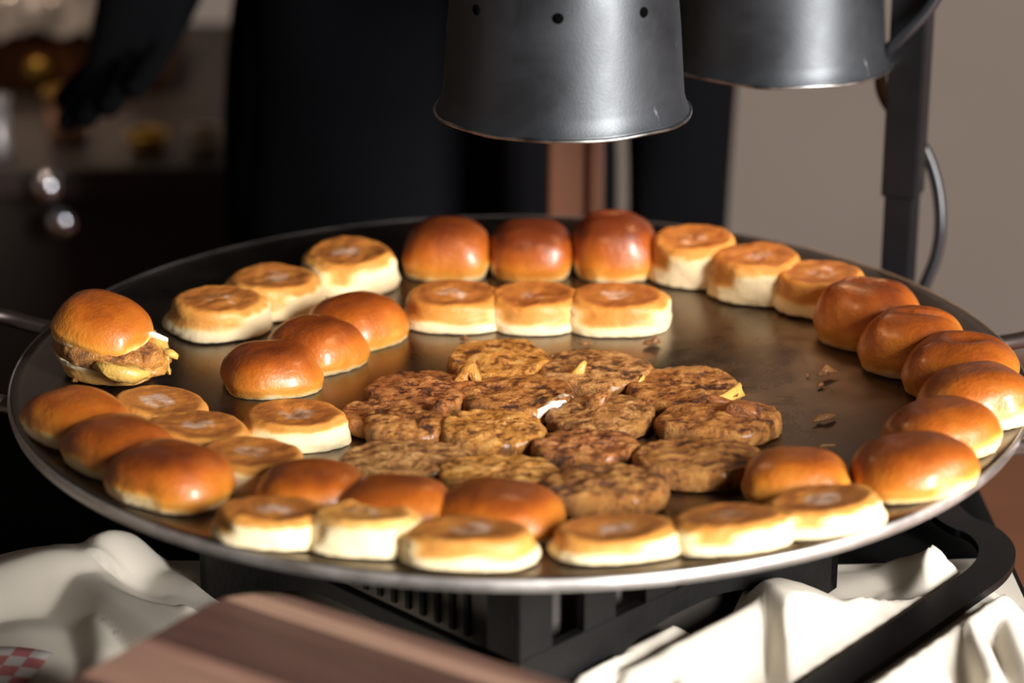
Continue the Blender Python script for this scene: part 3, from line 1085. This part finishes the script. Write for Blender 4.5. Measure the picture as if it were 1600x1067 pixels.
def shade(c, r_rim, label, seed):
    hgt = 0.165
    rt, rb = r_rim * 0.80, r_rim * 0.952
    outer = [(r_rim, 0.0015), (r_rim * 0.988, 0.003), (rb + 0.0012, 0.0065), (rb, 0.010), (rb - .0005, 0.013), (rb * 0.955, 0.05), (rt * 1.055, 0.10), (rt, 0.125), (rt * .93, 0.145), (rt * .6, 0.158), (0.022, 0.163), (0.022, 0.185), (0.0, 0.185)]
    inner = [(0.0, 0.181), (0.019, 0.181), (0.019, 0.160), (rt * .58, 0.154), (rt * .91, 0.142), (rt - .002, 0.124), (rt * 1.055 - .002, 0.10), (rb * .955 - .002, 0.05), (rb - .002, 0.011), (rb, 0.005), (r_rim * .98, 0.001)]
    full = [(r, z) for r, z in inner] + [(r, z) for r, z in outer]
    V, Fc = lathe(full, 120)
    V = [Vector(v) for v in V]
    for v in V:      # a hand-bent, slightly wavy rim
        a = math.atan2(v.y, v.x)
        k = max(0, 1 - v.z / 0.012)
        v.z += k * 0.0015 * mnoise.noise(Vector((math.cos(a) * 2, math.sin(a) * 2, seed)))
        rr = 1 + k * 0.012 * mnoise.noise(Vector((math.cos(a) * 2.5, math.sin(a) * 2.5, seed + 4)))
        v.x *= rr
        v.y *= rr
    # the profile runs inner top -> inner rim -> (bridge) -> outer rim -> outer top
    sh = mesh_obj('lamp_shade', V, Fc, M_SHADE, ls)
    sh.location = c - POST
    sh['label'] = label
    # chipped bright edge
    ring = []
    for k in range(8):
        a = 2 * math.pi * k / 8
        ring.append((r_rim + 0.0002 + 0.0011 * math.cos(a), 0.0012 + 0.0011 * math.sin(a)))
    V, Fc = lathe(ring[::-1], 120, close=True)
    V = [Vector(v) for v in V]
    for v in V:
        a = math.atan2(v.y, v.x)
        v.z += 0.0015 * mnoise.noise(Vector((math.cos(a) * 2, math.sin(a) * 2, seed)))
        rr = 1 + 0.012 * mnoise.noise(Vector((math.cos(a) * 2.5, math.sin(a) * 2.5, seed + 4)))
        v.x *= rr
        v.y *= rr
    mesh_obj('chipped_edge', V, Fc, M_CHIP, sh)
    # vent holes: dark plugs let into the wall
    zc = 0.068
    rw = rb * 0.955 + (rt * 1.055 - rb * 0.955) * (zc - 0.05) / 0.05
    for k in range(8):
        a = D2R(-94 + 45 * k + (seed - 1) * 20)
        V, Fc = lathe([(0.0, 0.0006), (0.0028, 0.0006), (0.0031, 0.0), (0.0031, -0.003), (0, -0.003)], 16)
        Mx = Matrix.Translation((rw * math.cos(a), rw * math.sin(a), zc)) @ Matrix.Rotation(a, 4, 'Z') @ Matrix.Rotation(math.pi / 2, 4, 'Y')
        V = [Mx @ Vector(v) for v in V]
        mesh_obj('vent_hole', V, Fc, M_HOLE, sh)
    # bulb
    V, Fc = lathe([(0.0, 0.045), (0.02, 0.047), (0.034, 0.06), (0.036, 0.075), (0.028, 0.10), (0.015, 0.13), (0.014, 0.17), (0, 0.17)], 32)
    mesh_obj('bulb', V, Fc, M_BULB, sh)
    # stem up to the arm
    V, Fc = lathe([(0.0, 0.18), (0.007, 0.18), (0.007, ARMZ - c[2]), (0.0, ARMZ - c[2])], 16)
    mesh_obj('stem', V, Fc, M_POST, sh)


ARMZ = 1.42
M_HOLE = simple('hole_black', (0.002, 0.002, 0.002), 0.9, spec=0.0)
M_BULB = emit('heat_bulb', (1.0, 0.56, 0.28), 16.0)
c1 = at_y(880, 172, 0.012)
c2 = at_y(1216, 98, 0.215)
ls = empty('heat_lamp', POST)
shade(c1, 198 * (c1 - CAM).length / FPX, 'black shade hanging over the patties', 1)
shade(c2, 172 * (c2 - CAM).length / FPX, 'black shade beside the square post', 2)

bm = bmesh.new()
zs = at_y(1405, 303, POST.y).z - TABLE
add_box(bm, (0, 0, zs / 2 + 0.002), (0.0205, 0.0205, zs), bevel=0.002)
RZ = D2R(-22)
bmesh.ops.rotate(bm, cent=(0, 0, 0), matrix=Matrix.Rotation(RZ, 3, 'Z'), verts=bm.verts)
bm_obj('inner_post', bm, M_POST, ls)
bm = bmesh.new()
add_box(bm, (0, 0, (zs + ARMZ - TABLE) / 2), (0.0245, 0.0245, ARMZ - TABLE - zs), bevel=0.002)
bmesh.ops.rotate(bm, cent=(0, 0, 0), matrix=Matrix.Rotation(RZ, 3, 'Z'), verts=bm.verts)
bm_obj('outer_sleeve', bm, M_POST, ls)
# arm running over both lamps
tip = Vector((c1.x, c1.y, ARMZ)) - POST
mid = Vector((c2.x, c2.y, ARMZ)) - POST
V, Fc = tube([(0, 0, ARMZ - TABLE), mid, tip], 0.011, 14)
mesh_obj('arm', V, Fc, M_POST, ls)
# flat bar base bent into a rounded loop on the table
loopc = [at(px, py, TABLE + 0.014) for px, py in [(1230, 1120), (1335, 1048), (1432, 984), (1500, 935), (1548, 902), (1562, 868), (1535, 838), (1490, 824)]]
loopc += [Vector((0.262, 0.06, TABLE + 0.01)), Vector((0.266, 0.16, TABLE + 0.008)), Vector((POST.x, POST.y + 0.02, TABLE + 0.006))]
P = [p.copy() for p in loopc]
for _ in range(3):
    q = [P[0]]
    for a, b in zip(P[:-1], P[1:]):
        q += [a.lerp(b, .25), a.lerp(b, .75)]
    q.append(P[-1])
    P = q
V, Fc = [], []
for i, p in enumerate(P):
    t = (P[min(i + 1, len(P) - 1)] - P[max(i - 1, 0)]).normalized()
    nrm = t.cross(Vector((0, 0, 1))).normalized()
    wv = 0.0108
    for s, dz in ((-1, 0.0), (-1, .005), (1, .005), (1, 0.0)):
        V.append(p + nrm * s * wv + Vector((0, 0, dz)) - POST)
for i in range(len(P) - 1):
    for k in range(4):
        k2 = (k + 1) % 4
        Fc.append((i * 4 + k, (i + 1) * 4 + k, (i + 1) * 4 + k2, i * 4 + k2))
Fc.append((0, 1, 2, 3))
e_ = (len(P) - 1) * 4
Fc.append((e_ + 3, e_ + 2, e_ + 1, e_))
mesh_obj('base_bar', V, Fc, M_POST, ls, smooth=False)
tag(ls, 'double heat lamp with two black shades on a square black post', 'heat lamp')

# cord looping behind and beside the post
cpts = [at_y(1480, -40, 0.19), at_y(1455, 12, 0.19), at_y(1415, 52, 0.19), at_y(1380, 85, 0.20), at_y(1374, 130, 0.235), at_y(1386, 165, 0.25),
        at_y(1420, 200, 0.25), at_y(1448, 235, 0.245), at_y(1466, 290, 0.24), at_y(1471, 350, 0.235), at_y(1464, 400, 0.235), at_y(1447, 440, 0.235), at_y(1420, 500, 0.24)]
last = cpts[-1].copy()
cpts += [Vector((last.x - .02, 0.25, 0.85)), Vector((last.x - .03, 0.26, 0.78))]
V, Fc = tube(cpts, 0.0042, 12, 2)
o = mesh_obj('power_cord', [Vector(v) - POST for v in V], Fc, M_CORD, ls)
o['label'] = 'black rubber power cord looping around the post'

# ------------------------------------------------------------------ ivory cloth bunched on the table
RIDGES = []   # (p0, p1, height, width on one side, width on the other)


def ridge(pts, h, w0, w1):
    RIDGES.append(([at(px, py, TABLE + 0.02).xy for px, py in pts], h, w0, w1))


# folds seen to the left of the stand
ridge([(-40, 925), (60, 905), (130, 895)], .030, .050, .016)
ridge([(110, 895), (200, 960), (290, 1025), (330, 1080)], .020, .045, .019)
ridge([(160, 875), (225, 862), (300, 875)], .036, .022, .018)
ridge([(150, 960), (160, 1010), (150, 1080)], .014, .016, .012)
ridge([(30, 980), (40, 1060), (30, 1150)], .010, .030, .030)
ridge([(268, 900), (285, 950), (296, 985)], .016, .014, .014)
# folds seen to the right
ridge([(905, 1085), (960, 1030), (1020, 1000)], .034, .014, .026)
ridge([(1020, 1000), (1050, 1050), (1075, 1110)], .020, .012, .010)
ridge([(1175, 945), (1235, 1005), (1300, 1080)], .036, .060, .014)
ridge([(1200, 955), (1320, 965), (1450, 940)], .022, .022, .035)
ridge([(1390, 895), (1460, 880), (1530, 905)], .026, .010, .022)
ridge([(1320, 880), (1380, 872), (1440, 885)], .030, .020, .020)
ridge([(1340, 1120), (1420, 1040), (1530, 975), (1640, 955)], .030, .010, .030)
ridge([(1490, 975), (1505, 1010), (1545, 1090)], .030, .016, .007)
ridge([(1570, 985), (1590, 1040), (1620, 1100)], .026, .016, .016)


fx = 1 / math.sqrt(2)
RIDGES.append(([Vector((SC.x + 0.012 + t * HD, SC.y - HD * (1 - t) - 0.012)) for t in (0.25, 0.5, 0.72)], .030, .018, .022))


def cloth_h(x, y):
    best = 0.0
    for pts, h, w0, w1 in RIDGES:
        bd, bs, bt = 1e9, 1, 0
        npt = len(pts) - 1
        for i in range(npt):
            a, b = pts[i], pts[i + 1]
            ab = b - a
            L2 = ab.length_squared
            t = max(0, min(1, ((x - a.x) * ab.x + (y - a.y) * ab.y) / L2))
            qx, qy = a.x + ab.x * t, a.y + ab.y * t
            d = math.hypot(x - qx, y - qy)
            if d < bd:
                bd = d
                bs = 1 if (ab.x * (y - a.y) - ab.y * (x - a.x)) > 0 else -1
                bt = (i + t) / npt
        w_ = w0 if bs > 0 else w1
        v = h * math.exp(-(bd / w_) ** 2) * (0.85 + 0.15 * math.sin(bt * 3))
        best = max(best, v) + 0.10 * min(best, v)
    r1 = 1 - abs(mnoise.noise(Vector((x * 9, y * 9, 3.3))))
    best += 0.004 * r1 ** 2 + 0.002 * mnoise.noise(Vector((x * 10, y * 10, 1.0)))
    return best


BARP = [p for i, p in enumerate(P) if i % 2 == 0]
nx, ny = 300, 150
V, keep = [], []
x0, x1, y0, y1 = -0.54, 0.296, -0.42, 0.015
for j in range(ny + 1):
    for i in range(nx + 1):
        x = x0 + (x1 - x0) * i / nx
        ed = 0.012 * mnoise.noise(Vector((x * 9, 0, 7))) + 0.02 * mnoise.noise(Vector((x * 3.2, 0, 2)))
        yb = y1 - 0.035 + ed
        y = y0 + (yb - y0) * j / ny
        hgt = cloth_h(x, y)
        # flat below the stand, and down to the table at the back edge
        ux = (x - SC.x + y - SC.y) / math.sqrt(2)
        uy = (-(x - SC.x) + y - SC.y) / math.sqrt(2)
        dist = max(abs(ux), abs(uy)) - hs
        hgt = min(hgt, 0.028 + max(dist, 0) * 1.2) * sstep(-0.018, -0.004, dist) * (0.15 + 0.85 * sstep(0.03, 0.06, min(math.hypot(x - SC.x - sx_ * HD, y - SC.y) for sx_ in (-1, 1))))
        db = min(math.hypot(x - q.x, y - q.y) for q in BARP)
        hgt = min(hgt, 0.009 + max(db - 0.014, 0) * 1.1)
        hgt *= sstep(0.0, 0.02, yb - y)
        hgt *= 0.35 + 0.65 * sstep(0.0, 0.03, x1 - x)
        V.append((x, y, TABLE + 0.0025 + max(hgt, 0.0)))
Fc = []
for j in range(ny):
    for i in range(nx):
        a = j * (nx + 1) + i
        Fc.append((a, a + 1, a + nx + 2, a + nx + 1))
cl = mesh_obj('ivory_drape', V, Fc, M_CLOTH)
tag(cl, 'ivory fabric bunched in folds around the griddle stand', 'cloth')

# ------------------------------------------------------------------ cutting board in front, on an added riser
BZ = 0.875
pc = at(385, 910, BZ)                      # far corner
pr = at(880, 1067, BZ)                     # along the long edge
pe = at(120, 1067, BZ)                     # along the end
ux = (pr - pc).normalized()
ang = math.atan2(ux.y, ux.x)
bd = empty('cutting_board', (pc.x, pc.y, BZ - 0.022), ang)
L, Wd = 0.42, 0.27
strips = [(0.008, .3), (0.012, .75), (0.050, .12), (0.006, .5), (0.040, .62), (0.018, .05), (0.014, .9), (0.040, .15), (0.030, .5), (0.040, .2)]
yy = 0.0
rc = 0.032
for k, (sw_, tone) in enumerate(strips):
    # strip runs along local x; local y goes negative (towards the camera)
    def edge_x(v):
        # rounded far corner
        if v < rc:
            return rc - math.sqrt(max(rc * rc - (rc - v) ** 2, 0))
        tot = sum(s for s, _ in strips)
        if v > tot - rc:
            q = v - (tot - rc)
            return rc - math.sqrt(max(rc * rc - q * q, 0))
        return 0.0
    bm = bmesh.new()
    outline = []
    n = 8
    for i in range(n + 1):
        v = yy + sw_ * i / n
        outline.append((edge_x(v), -v))
    outline += [(L, -(yy + sw_)), (L, -yy)]
    top = [bm.verts.new((x, y, 0.022)) for x, y in outline]
    bot = [bm.verts.new((x, y, 0.0)) for x, y in outline]
    bm.faces.new(top)
    bm.faces.new(bot[::-1])
    for i in range(len(top)):
        j = (i + 1) % len(top)
        bm.faces.new((top[i], bot[i], bot[j], top[j]))
    o = bm_obj('wood_strip', bm, M_BOARD, bd)
    o['tone'] = tone
    yy += sw_
tag(bd, 'striped walnut cutting board with rounded corners before the griddle', 'cutting board')
rs = empty('added_riser', (pc.x, pc.y, TABLE), ang)  # added unseen support, made nearly board-sized to block light from the left cloth
bm = bmesh.new()
add_box(bm, (L / 2, -0.13, (BZ - 0.022 - TABLE) / 2 + 0.002), (L - 0.03, 0.225, BZ - 0.022 - TABLE - 0.006), bevel=0.004)
bm_obj('added_riser_box', bm, M_STAND, rs)
tag(rs, 'added unseen black box under the striped cutting board, widened to shade the cloth', 'riser')

# red and white checked paper at the edge of the cloth
pk = at(22, 1042, TABLE + 0.012)
V, Fc = [], []
bmk = bmesh.new()
m, nt, b = new_mat('checked_paper')
tc = N(nt, 'ShaderNodeTexCoord')
ck = N(nt, 'ShaderNodeTexChecker')
nt.links.new(tc.outputs['Object'], ck.inputs['Vector'])
ck.inputs['Scale'].default_value = 95
ck.inputs['Color1'].default_value = (0.72, 0.66, 0.62, 1)
ck.inputs['Color2'].default_value = (0.62, 0.20, 0.20, 1)
nt.links.new(ck.outputs['Color'], b.inputs['Base Color'])
b.inputs['Roughness'].default_value = 0.8
n_ = 14
for j in range(n_ + 1):
    for i in range(n_ + 1):
        x = -0.09 + 0.10 * i / n_
        y = -0.09 + 0.10 * j / n_
        ca_, sa_ = math.cos(D2R(-12)), math.sin(D2R(-12))
        wx_, wy_ = pk.x + 0.008 + x * ca_ - y * sa_, pk.y + x * sa_ + y * ca_
        V.append((x, y, max(cloth_h(wx_ + q1 * .004, wy_ + q2 * .004) for q1 in (-1, 0, 1) for q2 in (-1, 0, 1)) + 0.0015))
for j in range(n_):
    for i in range(n_):
        a = j * (n_ + 1) + i
        Fc.append((a, a + 1, a + n_ + 2, a + n_ + 1))
bmk.free()
o = mesh_obj('checked_paper', V, Fc, m)
o.location = (pk.x + 0.008, pk.y, TABLE + 0.0035)
o.rotation_euler = (0, 0, D2R(-12))
so = o.modifiers.new('thickness', 'SOLIDIFY')
so.thickness = 0.0008
tag(o, 'sheet of red and white checked paper lying on the ivory fabric', 'paper')

# ------------------------------------------------------------------ the person behind the griddle
PY = 0.72
PX = -0.085
M_CLOTHES = cloth_material('black_workwear', (0.0022, 0.0022, 0.0028), 0.95, 0.05)
M_SKIN = simple('skin', (0.50, 0.30, 0.21), 0.5, var=0.05, scale=30)
M_HAIR = simple('dark_hair', (0.02, 0.013, 0.01), 0.5, var=0.3, scale=60)
M_APRON = cloth_material('black_apron', (0.0036, 0.0036, 0.0050), 0.9, 0.08)

J, E, RD = [], [], []


def jv(p, r, link_to=None):
    J.append((p[0] + PX, p[1] + PY, p[2]))
    RD.append(r)
    if link_to is not None:
        E.append((link_to, len(J) - 1))
    return len(J) - 1


pel = jv((0, 0, 0.92), (0.150, 0.115))
bel = jv((0, 0, 1.06), (0.140, 0.110), pel)
che = jv((0, 0, 1.24), (0.155, 0.110), bel)
cl_ = jv((0, 0.01, 1.38), (0.110, 0.075), che)
nk = jv((0, 0.01, 1.46), (0.055, 0.055), cl_)
n2 = jv((0, 0.0, 1.51), (0.055, 0.058), nk)
hd = jv((0, -0.015, 1.585), (0.074, 0.090), n2)
hd2 = jv((0, -0.01, 1.655), (0.070, 0.085), hd)
hd3 = jv((0, 0.0, 1.70), (0.045, 0.055), hd2)
for s in (-1, 1):
    h1 = jv((s * 0.09, 0, 0.86), (0.100, 0.105), pel)
    k1 = jv((s * 0.10, -0.01, 0.50), (0.066, 0.068), h1)
    cf = jv((s * 0.10, 0.02, 0.36), (0.058, 0.062), k1)
    an = jv((s * 0.10, 0.02, 0.09), (0.042, 0.045), cf)
    ft = jv((s * 0.105, -0.06, 0.045), (0.040, 0.036), an)
    jv((s * 0.11, -0.15, 0.035), (0.036, 0.028), ft)


def arm(sh, el, wr, palm, fdir, side_dir):
    a = jv(sh, (0.070, 0.068), cl_)
    m_ = jv(tuple((x + y) / 2 for x, y in zip(sh, el)), (0.074, 0.070), a)
    b_ = jv(el, (0.072, 0.068), m_)
    c_ = jv(tuple((x + y) / 2 for x, y in zip(el, wr)), (0.064, 0.060), b_)
    d_ = jv(wr, (0.054, 0.050), c_)
    e2 = jv(palm, (0.050, 0.042), d_)
    f = Vector(fdir).normalized()
    sd = Vector(side_dir).normalized()
    pv = Vector(palm)
    for k, ln in enumerate((0.066, 0.076, 0.072, 0.056)):
        b0 = pv + f * 0.035 + sd * (0.030 - 0.020 * k)
        curl = Vector((0, -0.012, 0))
        i0 = jv(b0, (0.0115, 0.0115), e2)
        i1 = jv(b0 + f * ln * .5 + curl * .4, (0.011, 0.011), i0)
        jv(b0 + f * ln + curl * 1.6, (0.0095, 0.0095), i1)
    t0 = jv(pv + sd * 0.040 - f * 0.005, (0.012, 0.012), e2)
    t1 = jv(pv + sd * 0.056 + f * 0.025, (0.0105, 0.0105), t0)
    jv(pv + sd * 0.058 + f * 0.050, (0.009, 0.009), t1)


# arm held out over the counter, seen left of the body; other arm hangs
arm((-0.185, 0.0, 1.39), (-0.215, 0.02, 1.12), (-0.225, 0.0, 0.965), (-0.238, -0.04, 0.915), (-0.2, -1.0, -0.25), (-0.9, 0.1, -0.4))
arm((0.185, 0.0, 1.37), (0.226, 0.02, 1.08), (0.230, 0.0, 0.815), (0.232, -0.01, 0.745), (0.0, -0.10, -1), (-1, -0.1, 0.0))
me = bpy.data.meshes.new('person_skeleton')
me.from_pydata(J, E, [])
po = bpy.data.objects.new('person_skeleton', me)
COL.objects.link(po)
sk = po.modifiers.new('skin', 'SKIN')
sk.use_smooth_shade = True
for i, r in enumerate(RD):
    me.skin_vertices[0].data[i].radius = r
me.skin_vertices[0].data[0].use_root = True
ss = po.modifiers.new('sub', 'SUBSURF')
ss.levels = ss.render_levels = 2
dg = bpy.context.evaluated_depsgraph_get()
bmesh_ = bpy.data.meshes.new_from_object(po.evaluated_get(dg))
bpy.data.objects.remove(po)
bmesh_.name = 'body'
bmesh_.materials.clear()
bmesh_.materials.append(M_CLOTHES)
bmesh_.materials.append(M_SKIN)
for v in bmesh_.vertices:
    v.co.x -= PX
    v.co.y -= PY
for p in bmesh_.polygons:
    p.use_smooth = True
    p.material_index = 1 if p.center.z > 1.45 else 0
per = empty('person', (PX, PY, 0))
link(bpy.data.objects.new('body', bmesh_), per)
# apron: curved sheet wrapped round the front
V, Fc = [], []
na, nz_ = 40, 40
for j in range(nz_ + 1):
    z = 0.42 + (1.24 - 0.42) * j / nz_
    k = sstep(1.05, 1.24, z)
    half = 1.75 - 1.05 * k
    rx = 0.164 + 0.006 * math.sin(z * 5) + 0.012 * sstep(0.8, 0.45, z)
    ry = 0.150 + 0.02 * sstep(0.85, 0.45, z) + 0.012 * k
    for i in range(na + 1):
        a = -math.pi / 2 + half * (2 * i / na - 1)
        wv = 0.006 * math.sin(a * 7 + z * 2) * sstep(1.0, 0.6, z)
        V.append(((rx + wv) * math.cos(a), (ry + wv) * math.sin(a), z))
for j in range(nz_):
    for i in range(na):
        a = j * (na + 1) + i
        Fc.append((a, a + 1, a + na + 2, a + na + 1))
ap = mesh_obj('apron', V, Fc, M_APRON, per)
so = ap.modifiers.new('thickness', 'SOLIDIFY')
so.thickness = 0.003
# waist tie
V, Fc = tube([((0.172) * math.cos(a), 0.156 * math.sin(a), 1.0) for a in [D2R(-195 + 210 * t / 24) for t in range(25)]], 0.006, 8)
mesh_obj('apron_tie', V, Fc, M_CLOTHES, ap)
# simple hair, eyes, nose, ears and mouth (above the frame of the photograph)
V, Fc = lathe([(0.0, 0.115), (0.04, 0.108), (0.075, 0.075), (0.088, 0.03), (0.086, -0.02), (0.07, -0.03), (0.0, -0.02)], 32)
V = [(v[0] * .95, v[1] * 1.12 + 0.018, v[2] + 1.64) for v in V]
mesh_obj('hair', V, Fc, M_HAIR, per)
for s in (-1, 1):
    V, Fc = lathe([(0, -0.011), (0.008, -0.008), (0.011, 0), (0.008, 0.008), (0, 0.011)], 14)
    mesh_obj('eye', [(v[0] + s * 0.031, v[1] - 0.095, v[2] + 1.605) for v in V], Fc, M_HAIR, per)
    V, Fc = lathe([(0, -0.028), (0.012, -0.02), (0.017, 0.008), (0.01, 0.026), (0, 0.03)], 14)
    mesh_obj('ear', [(v[0] * .5 + s * 0.078, v[1], v[2] + 1.59) for v in V], Fc, M_SKIN, per)
V, Fc = tube([(0, -0.10, 1.605), (0, -0.112, 1.585), (0, -0.118, 1.57), (0, -0.102, 1.562)], [0.008, 0.010, 0.014, 0.010], 10)
mesh_obj('nose', V, Fc, M_SKIN, per)
V, Fc = tube([(-0.024, -0.092, 1.538), (0, -0.104, 1.536), (0.024, -0.092, 1.538)], [0.003, 0.006, 0.003], 10)
mesh_obj('mouth', V, Fc, simple('lips', (0.35, 0.12, 0.10), 0.45), per)
tag(per, 'person in black workwear and apron standing behind the griddle, arms lowered', 'person')

# ------------------------------------------------------------------ background furniture
# wooden post between the person's body and arm
WPY = 0.48
wp0 = at_y(856, 300, WPY)
wp1 = at_y(942, 300, WPY)
wx = (wp0.x + wp1.x) / 2
ww = wp1.x - wp0.x
wpost = empty('wooden_post', (wx, WPY, 0))
bm = bmesh.new()
add_box(bm, (-ww * .14, 0, 0.5), (ww * .72, 0.03, 1.0), bevel=0.003)
M_POSTWOOD = simple('reddish_wood', (0.11, 0.036, 0.014), 0.5, var=0.12, scale=8)
bm_obj('upright', bm, M_POSTWOOD, wpost)
bm = bmesh.new()
add_box(bm, (ww * .36, -0.004, 0.5), (ww * .28, 0.036, 1.0), bevel=0.003)
bm_obj('edge_strip', bm, M_POSTWOOD, wpost)
bm = bmesh.new()
add_box(bm, (0, 0, 0.02), (ww * 1.6, 0.08, 0.04), bevel=0.004)
bm_obj('foot', bm, M_POSTWOOD, wpost)
tag(wpost, 'reddish brown wooden post standing between the griddle and the person', 'post')

# dark counter at the left
CY = 0.97
cz = at_y(200, 258, CY).z
cn = empty('dark_counter', (-1.05, CY + 0.32, 0))
M_COUNTER = simple('counter_dark', (0.012, 0.008, 0.006), 0.5, var=0.25, scale=10)
M_COUNTERTOP = simple('counter_top', (0.022, 0.014, 0.011), 0.5, var=0.2, scale=12)
bm = bmesh.new()
add_box(bm, (0.08, 0.01, (cz - 0.03) / 2), (1.56, 0.62, cz - 0.03), bevel=0.003)
bm_obj('cabinet_body', bm, M_COUNTER, cn)
bm = bmesh.new()
add_box(bm, (0.08, 0, cz - 0.015), (1.60, 0.66, 0.03), bevel=0.004)
bm_obj('worktop', bm, M_COUNTERTOP, cn)
M_CHROME = simple('chrome', (0.75, 0.77, 0.85), 0.16, 1.0, var=0.05)
for px, py in ((75, 290), (98, 345)):
    p = at_y(px, py, CY - 0.018)
    V, Fc = lathe([(0, 0.016), (0.008, 0.015), (0.014, 0.009), (0.0155, 0.0), (0.011, -0.008), (0.006, -0.012), (0.006, -0.030), (0, -0.030)], 24)
    Mx = Matrix.Translation(p - Vector((-1.05, CY + 0.32, 0))) @ Matrix.Rotation(math.pi / 2, 4, 'X')
    mesh_obj('knob', [Mx @ Vector(v) for v in V], Fc, M_CHROME, cn)
bm = bmesh.new()
hx1 = at_y(165, 100, CY + 0.60).x + 1.05
add_box(bm, ((-0.70 + hx1) / 2, 0.30, cz + 0.30), (hx1 + 0.70, 0.03, 0.60), bevel=0.003)
bm_obj('back_panel', bm, M_COUNTER, cn)
tag(cn, 'dark wooden counter with chrome knobs behind the griddle', 'counter')


def counter_item(px, py, y):
    p = at_y(px, py, y)
    return Vector((p.x, y, cz))


M_TAN = simple('tan_card', (0.50, 0.27, 0.16), 0.6, var=0.08)
M_BRASS = simple('brass', (0.45, 0.27, 0.05), 0.4, 0.7, var=0.2)
M_CREAM = simple('cream_ceramic', (0.42, 0.34, 0.26), 0.4, var=0.05)


def cup(name, px, py, y, r, h, mat, label, cat, rim=None):
    p = counter_item(px, py, y)
    root = empty(name, p)
    V, Fc = lathe([(0, 0.001), (r * .82, 0.001), (r * .86, 0.006), (r, h), (r * .95, h), (r * .80, 0.008), (0, 0.006)], 40)
    mesh_obj('bowl', V, Fc, mat, root)
    ring = [(r * .99 + 0.003 * math.cos(2 * math.pi * k / 8), h + 0.003 * math.sin(2 * math.pi * k / 8)) for k in range(8)]
    V, Fc = lathe(ring[::-1], 40, close=True)
    mesh_obj('rim', V, Fc, rim or mat, root)
    tag(root, label, cat)


cup('paper_cup', 108, 240, 1.06, 0.022, 0.052, M_TAN, 'tan cup with brass rim on the dark counter', 'cup', M_BRASS)
cup('brass_bowl', 232, 246, 1.02, 0.020, 0.018, M_BRASS, 'small brass bowl on the dark counter between two cups', 'bowl')
cup('cream_cup', 322, 246, 1.02, 0.018, 0.022, M_CREAM, 'small cream cup on the counter nearest the person', 'cup')
cup('steel_canister', 0, 240, 1.00, 0.012, 0.060, simple('grey_steel', (0.30, 0.27, 0.27), 0.35, 0.5), 'narrow grey canister on the dark counter beside the tan cup', 'canister')

# wooden crate with crumpled foil on top
fp = counter_item(70, 120, 1.36)
ch = empty('wooden_tray', (fp.x - 0.03, 1.36, cz))
M_ORANGE = simple('warm_wood', (0.20, 0.070, 0.020), 0.5, var=0.3, scale=14)
bm = bmesh.new()
add_box(bm, (0, 0, 0.008), (0.36, 0.20, 0.014), bevel=0.002)
bm_obj('tray_floor', bm, M_ORANGE, ch)
for c_, s_ in (((0, -0.095, 0.035), (0.36, 0.012, 0.048)), ((0, 0.095, 0.035), (0.36, 0.012, 0.048)), ((-0.175, 0, 0.035), (0.012, 0.18, 0.048)), ((0.175, 0, 0.035), (0.012, 0.18, 0.048))):
    bm = bmesh.new()
    add_box(bm, c_, s_, bevel=0.002)
    bm_obj('tray_side', bm, M_ORANGE, ch)
V, Fc = lathe([(0, -0.004), (0.012, -0.004), (0.016, 0.002), (0.01, 0.008), (0, 0.009)], 20)
Mx = Matrix.Translation((0.045, -0.106, 0.026)) @ Matrix.Rotation(math.pi / 2, 4, 'X')
mesh_obj('brass_disc', [Mx @ Vector(v) for v in V], Fc, M_BRASS, ch)
tag(ch, 'shallow reddish wooden tray on the counter under the crumpled foil', 'tray')
M_FOIL = simple('foil', (0.88, 0.80, 0.76), 0.34, 0.75, var=0.05)
V, Fc = [], []
nfx, nfy = 90, 60
fz0 = 0.060
for j in range(nfy + 1):
    for i in range(nfx + 1):
        u, v_ = i / nfx * 2 - 1, j / nfy * 2 - 1
        x, y = u * 0.185, v_ * 0.105
        dome = (1 - abs(u) ** 3) * (1 - abs(v_) ** 3)
        cr_ = abs(ns(x, y, 0, 22, 3)) * 0.06 + abs(ns(x, y, 0, 48, 8)) * 0.035
        V.append((x + 0.006 * ns(x, y, 1, 30, 1), y + 0.006 * ns(x, y, 2, 30, 5), fz0 + 0.085 * dome + cr_ * (0.35 + .65 * dome)))
for j in range(nfy):
    for i in range(nfx):
        a = j * (nfx + 1) + i
        Fc.append((a, a + 1, a + nfx + 2, a + nfx + 1))
fo = mesh_obj('crumpled_foil', V, Fc, M_FOIL, smooth=False)
fo.location = (fp.x - 0.03, 1.36, cz)
so = fo.modifiers.new('thickness', 'SOLIDIFY')
so.thickness = 0.0008
tag(fo, 'crumpled sheet of shiny foil covering the wooden tray', 'foil')
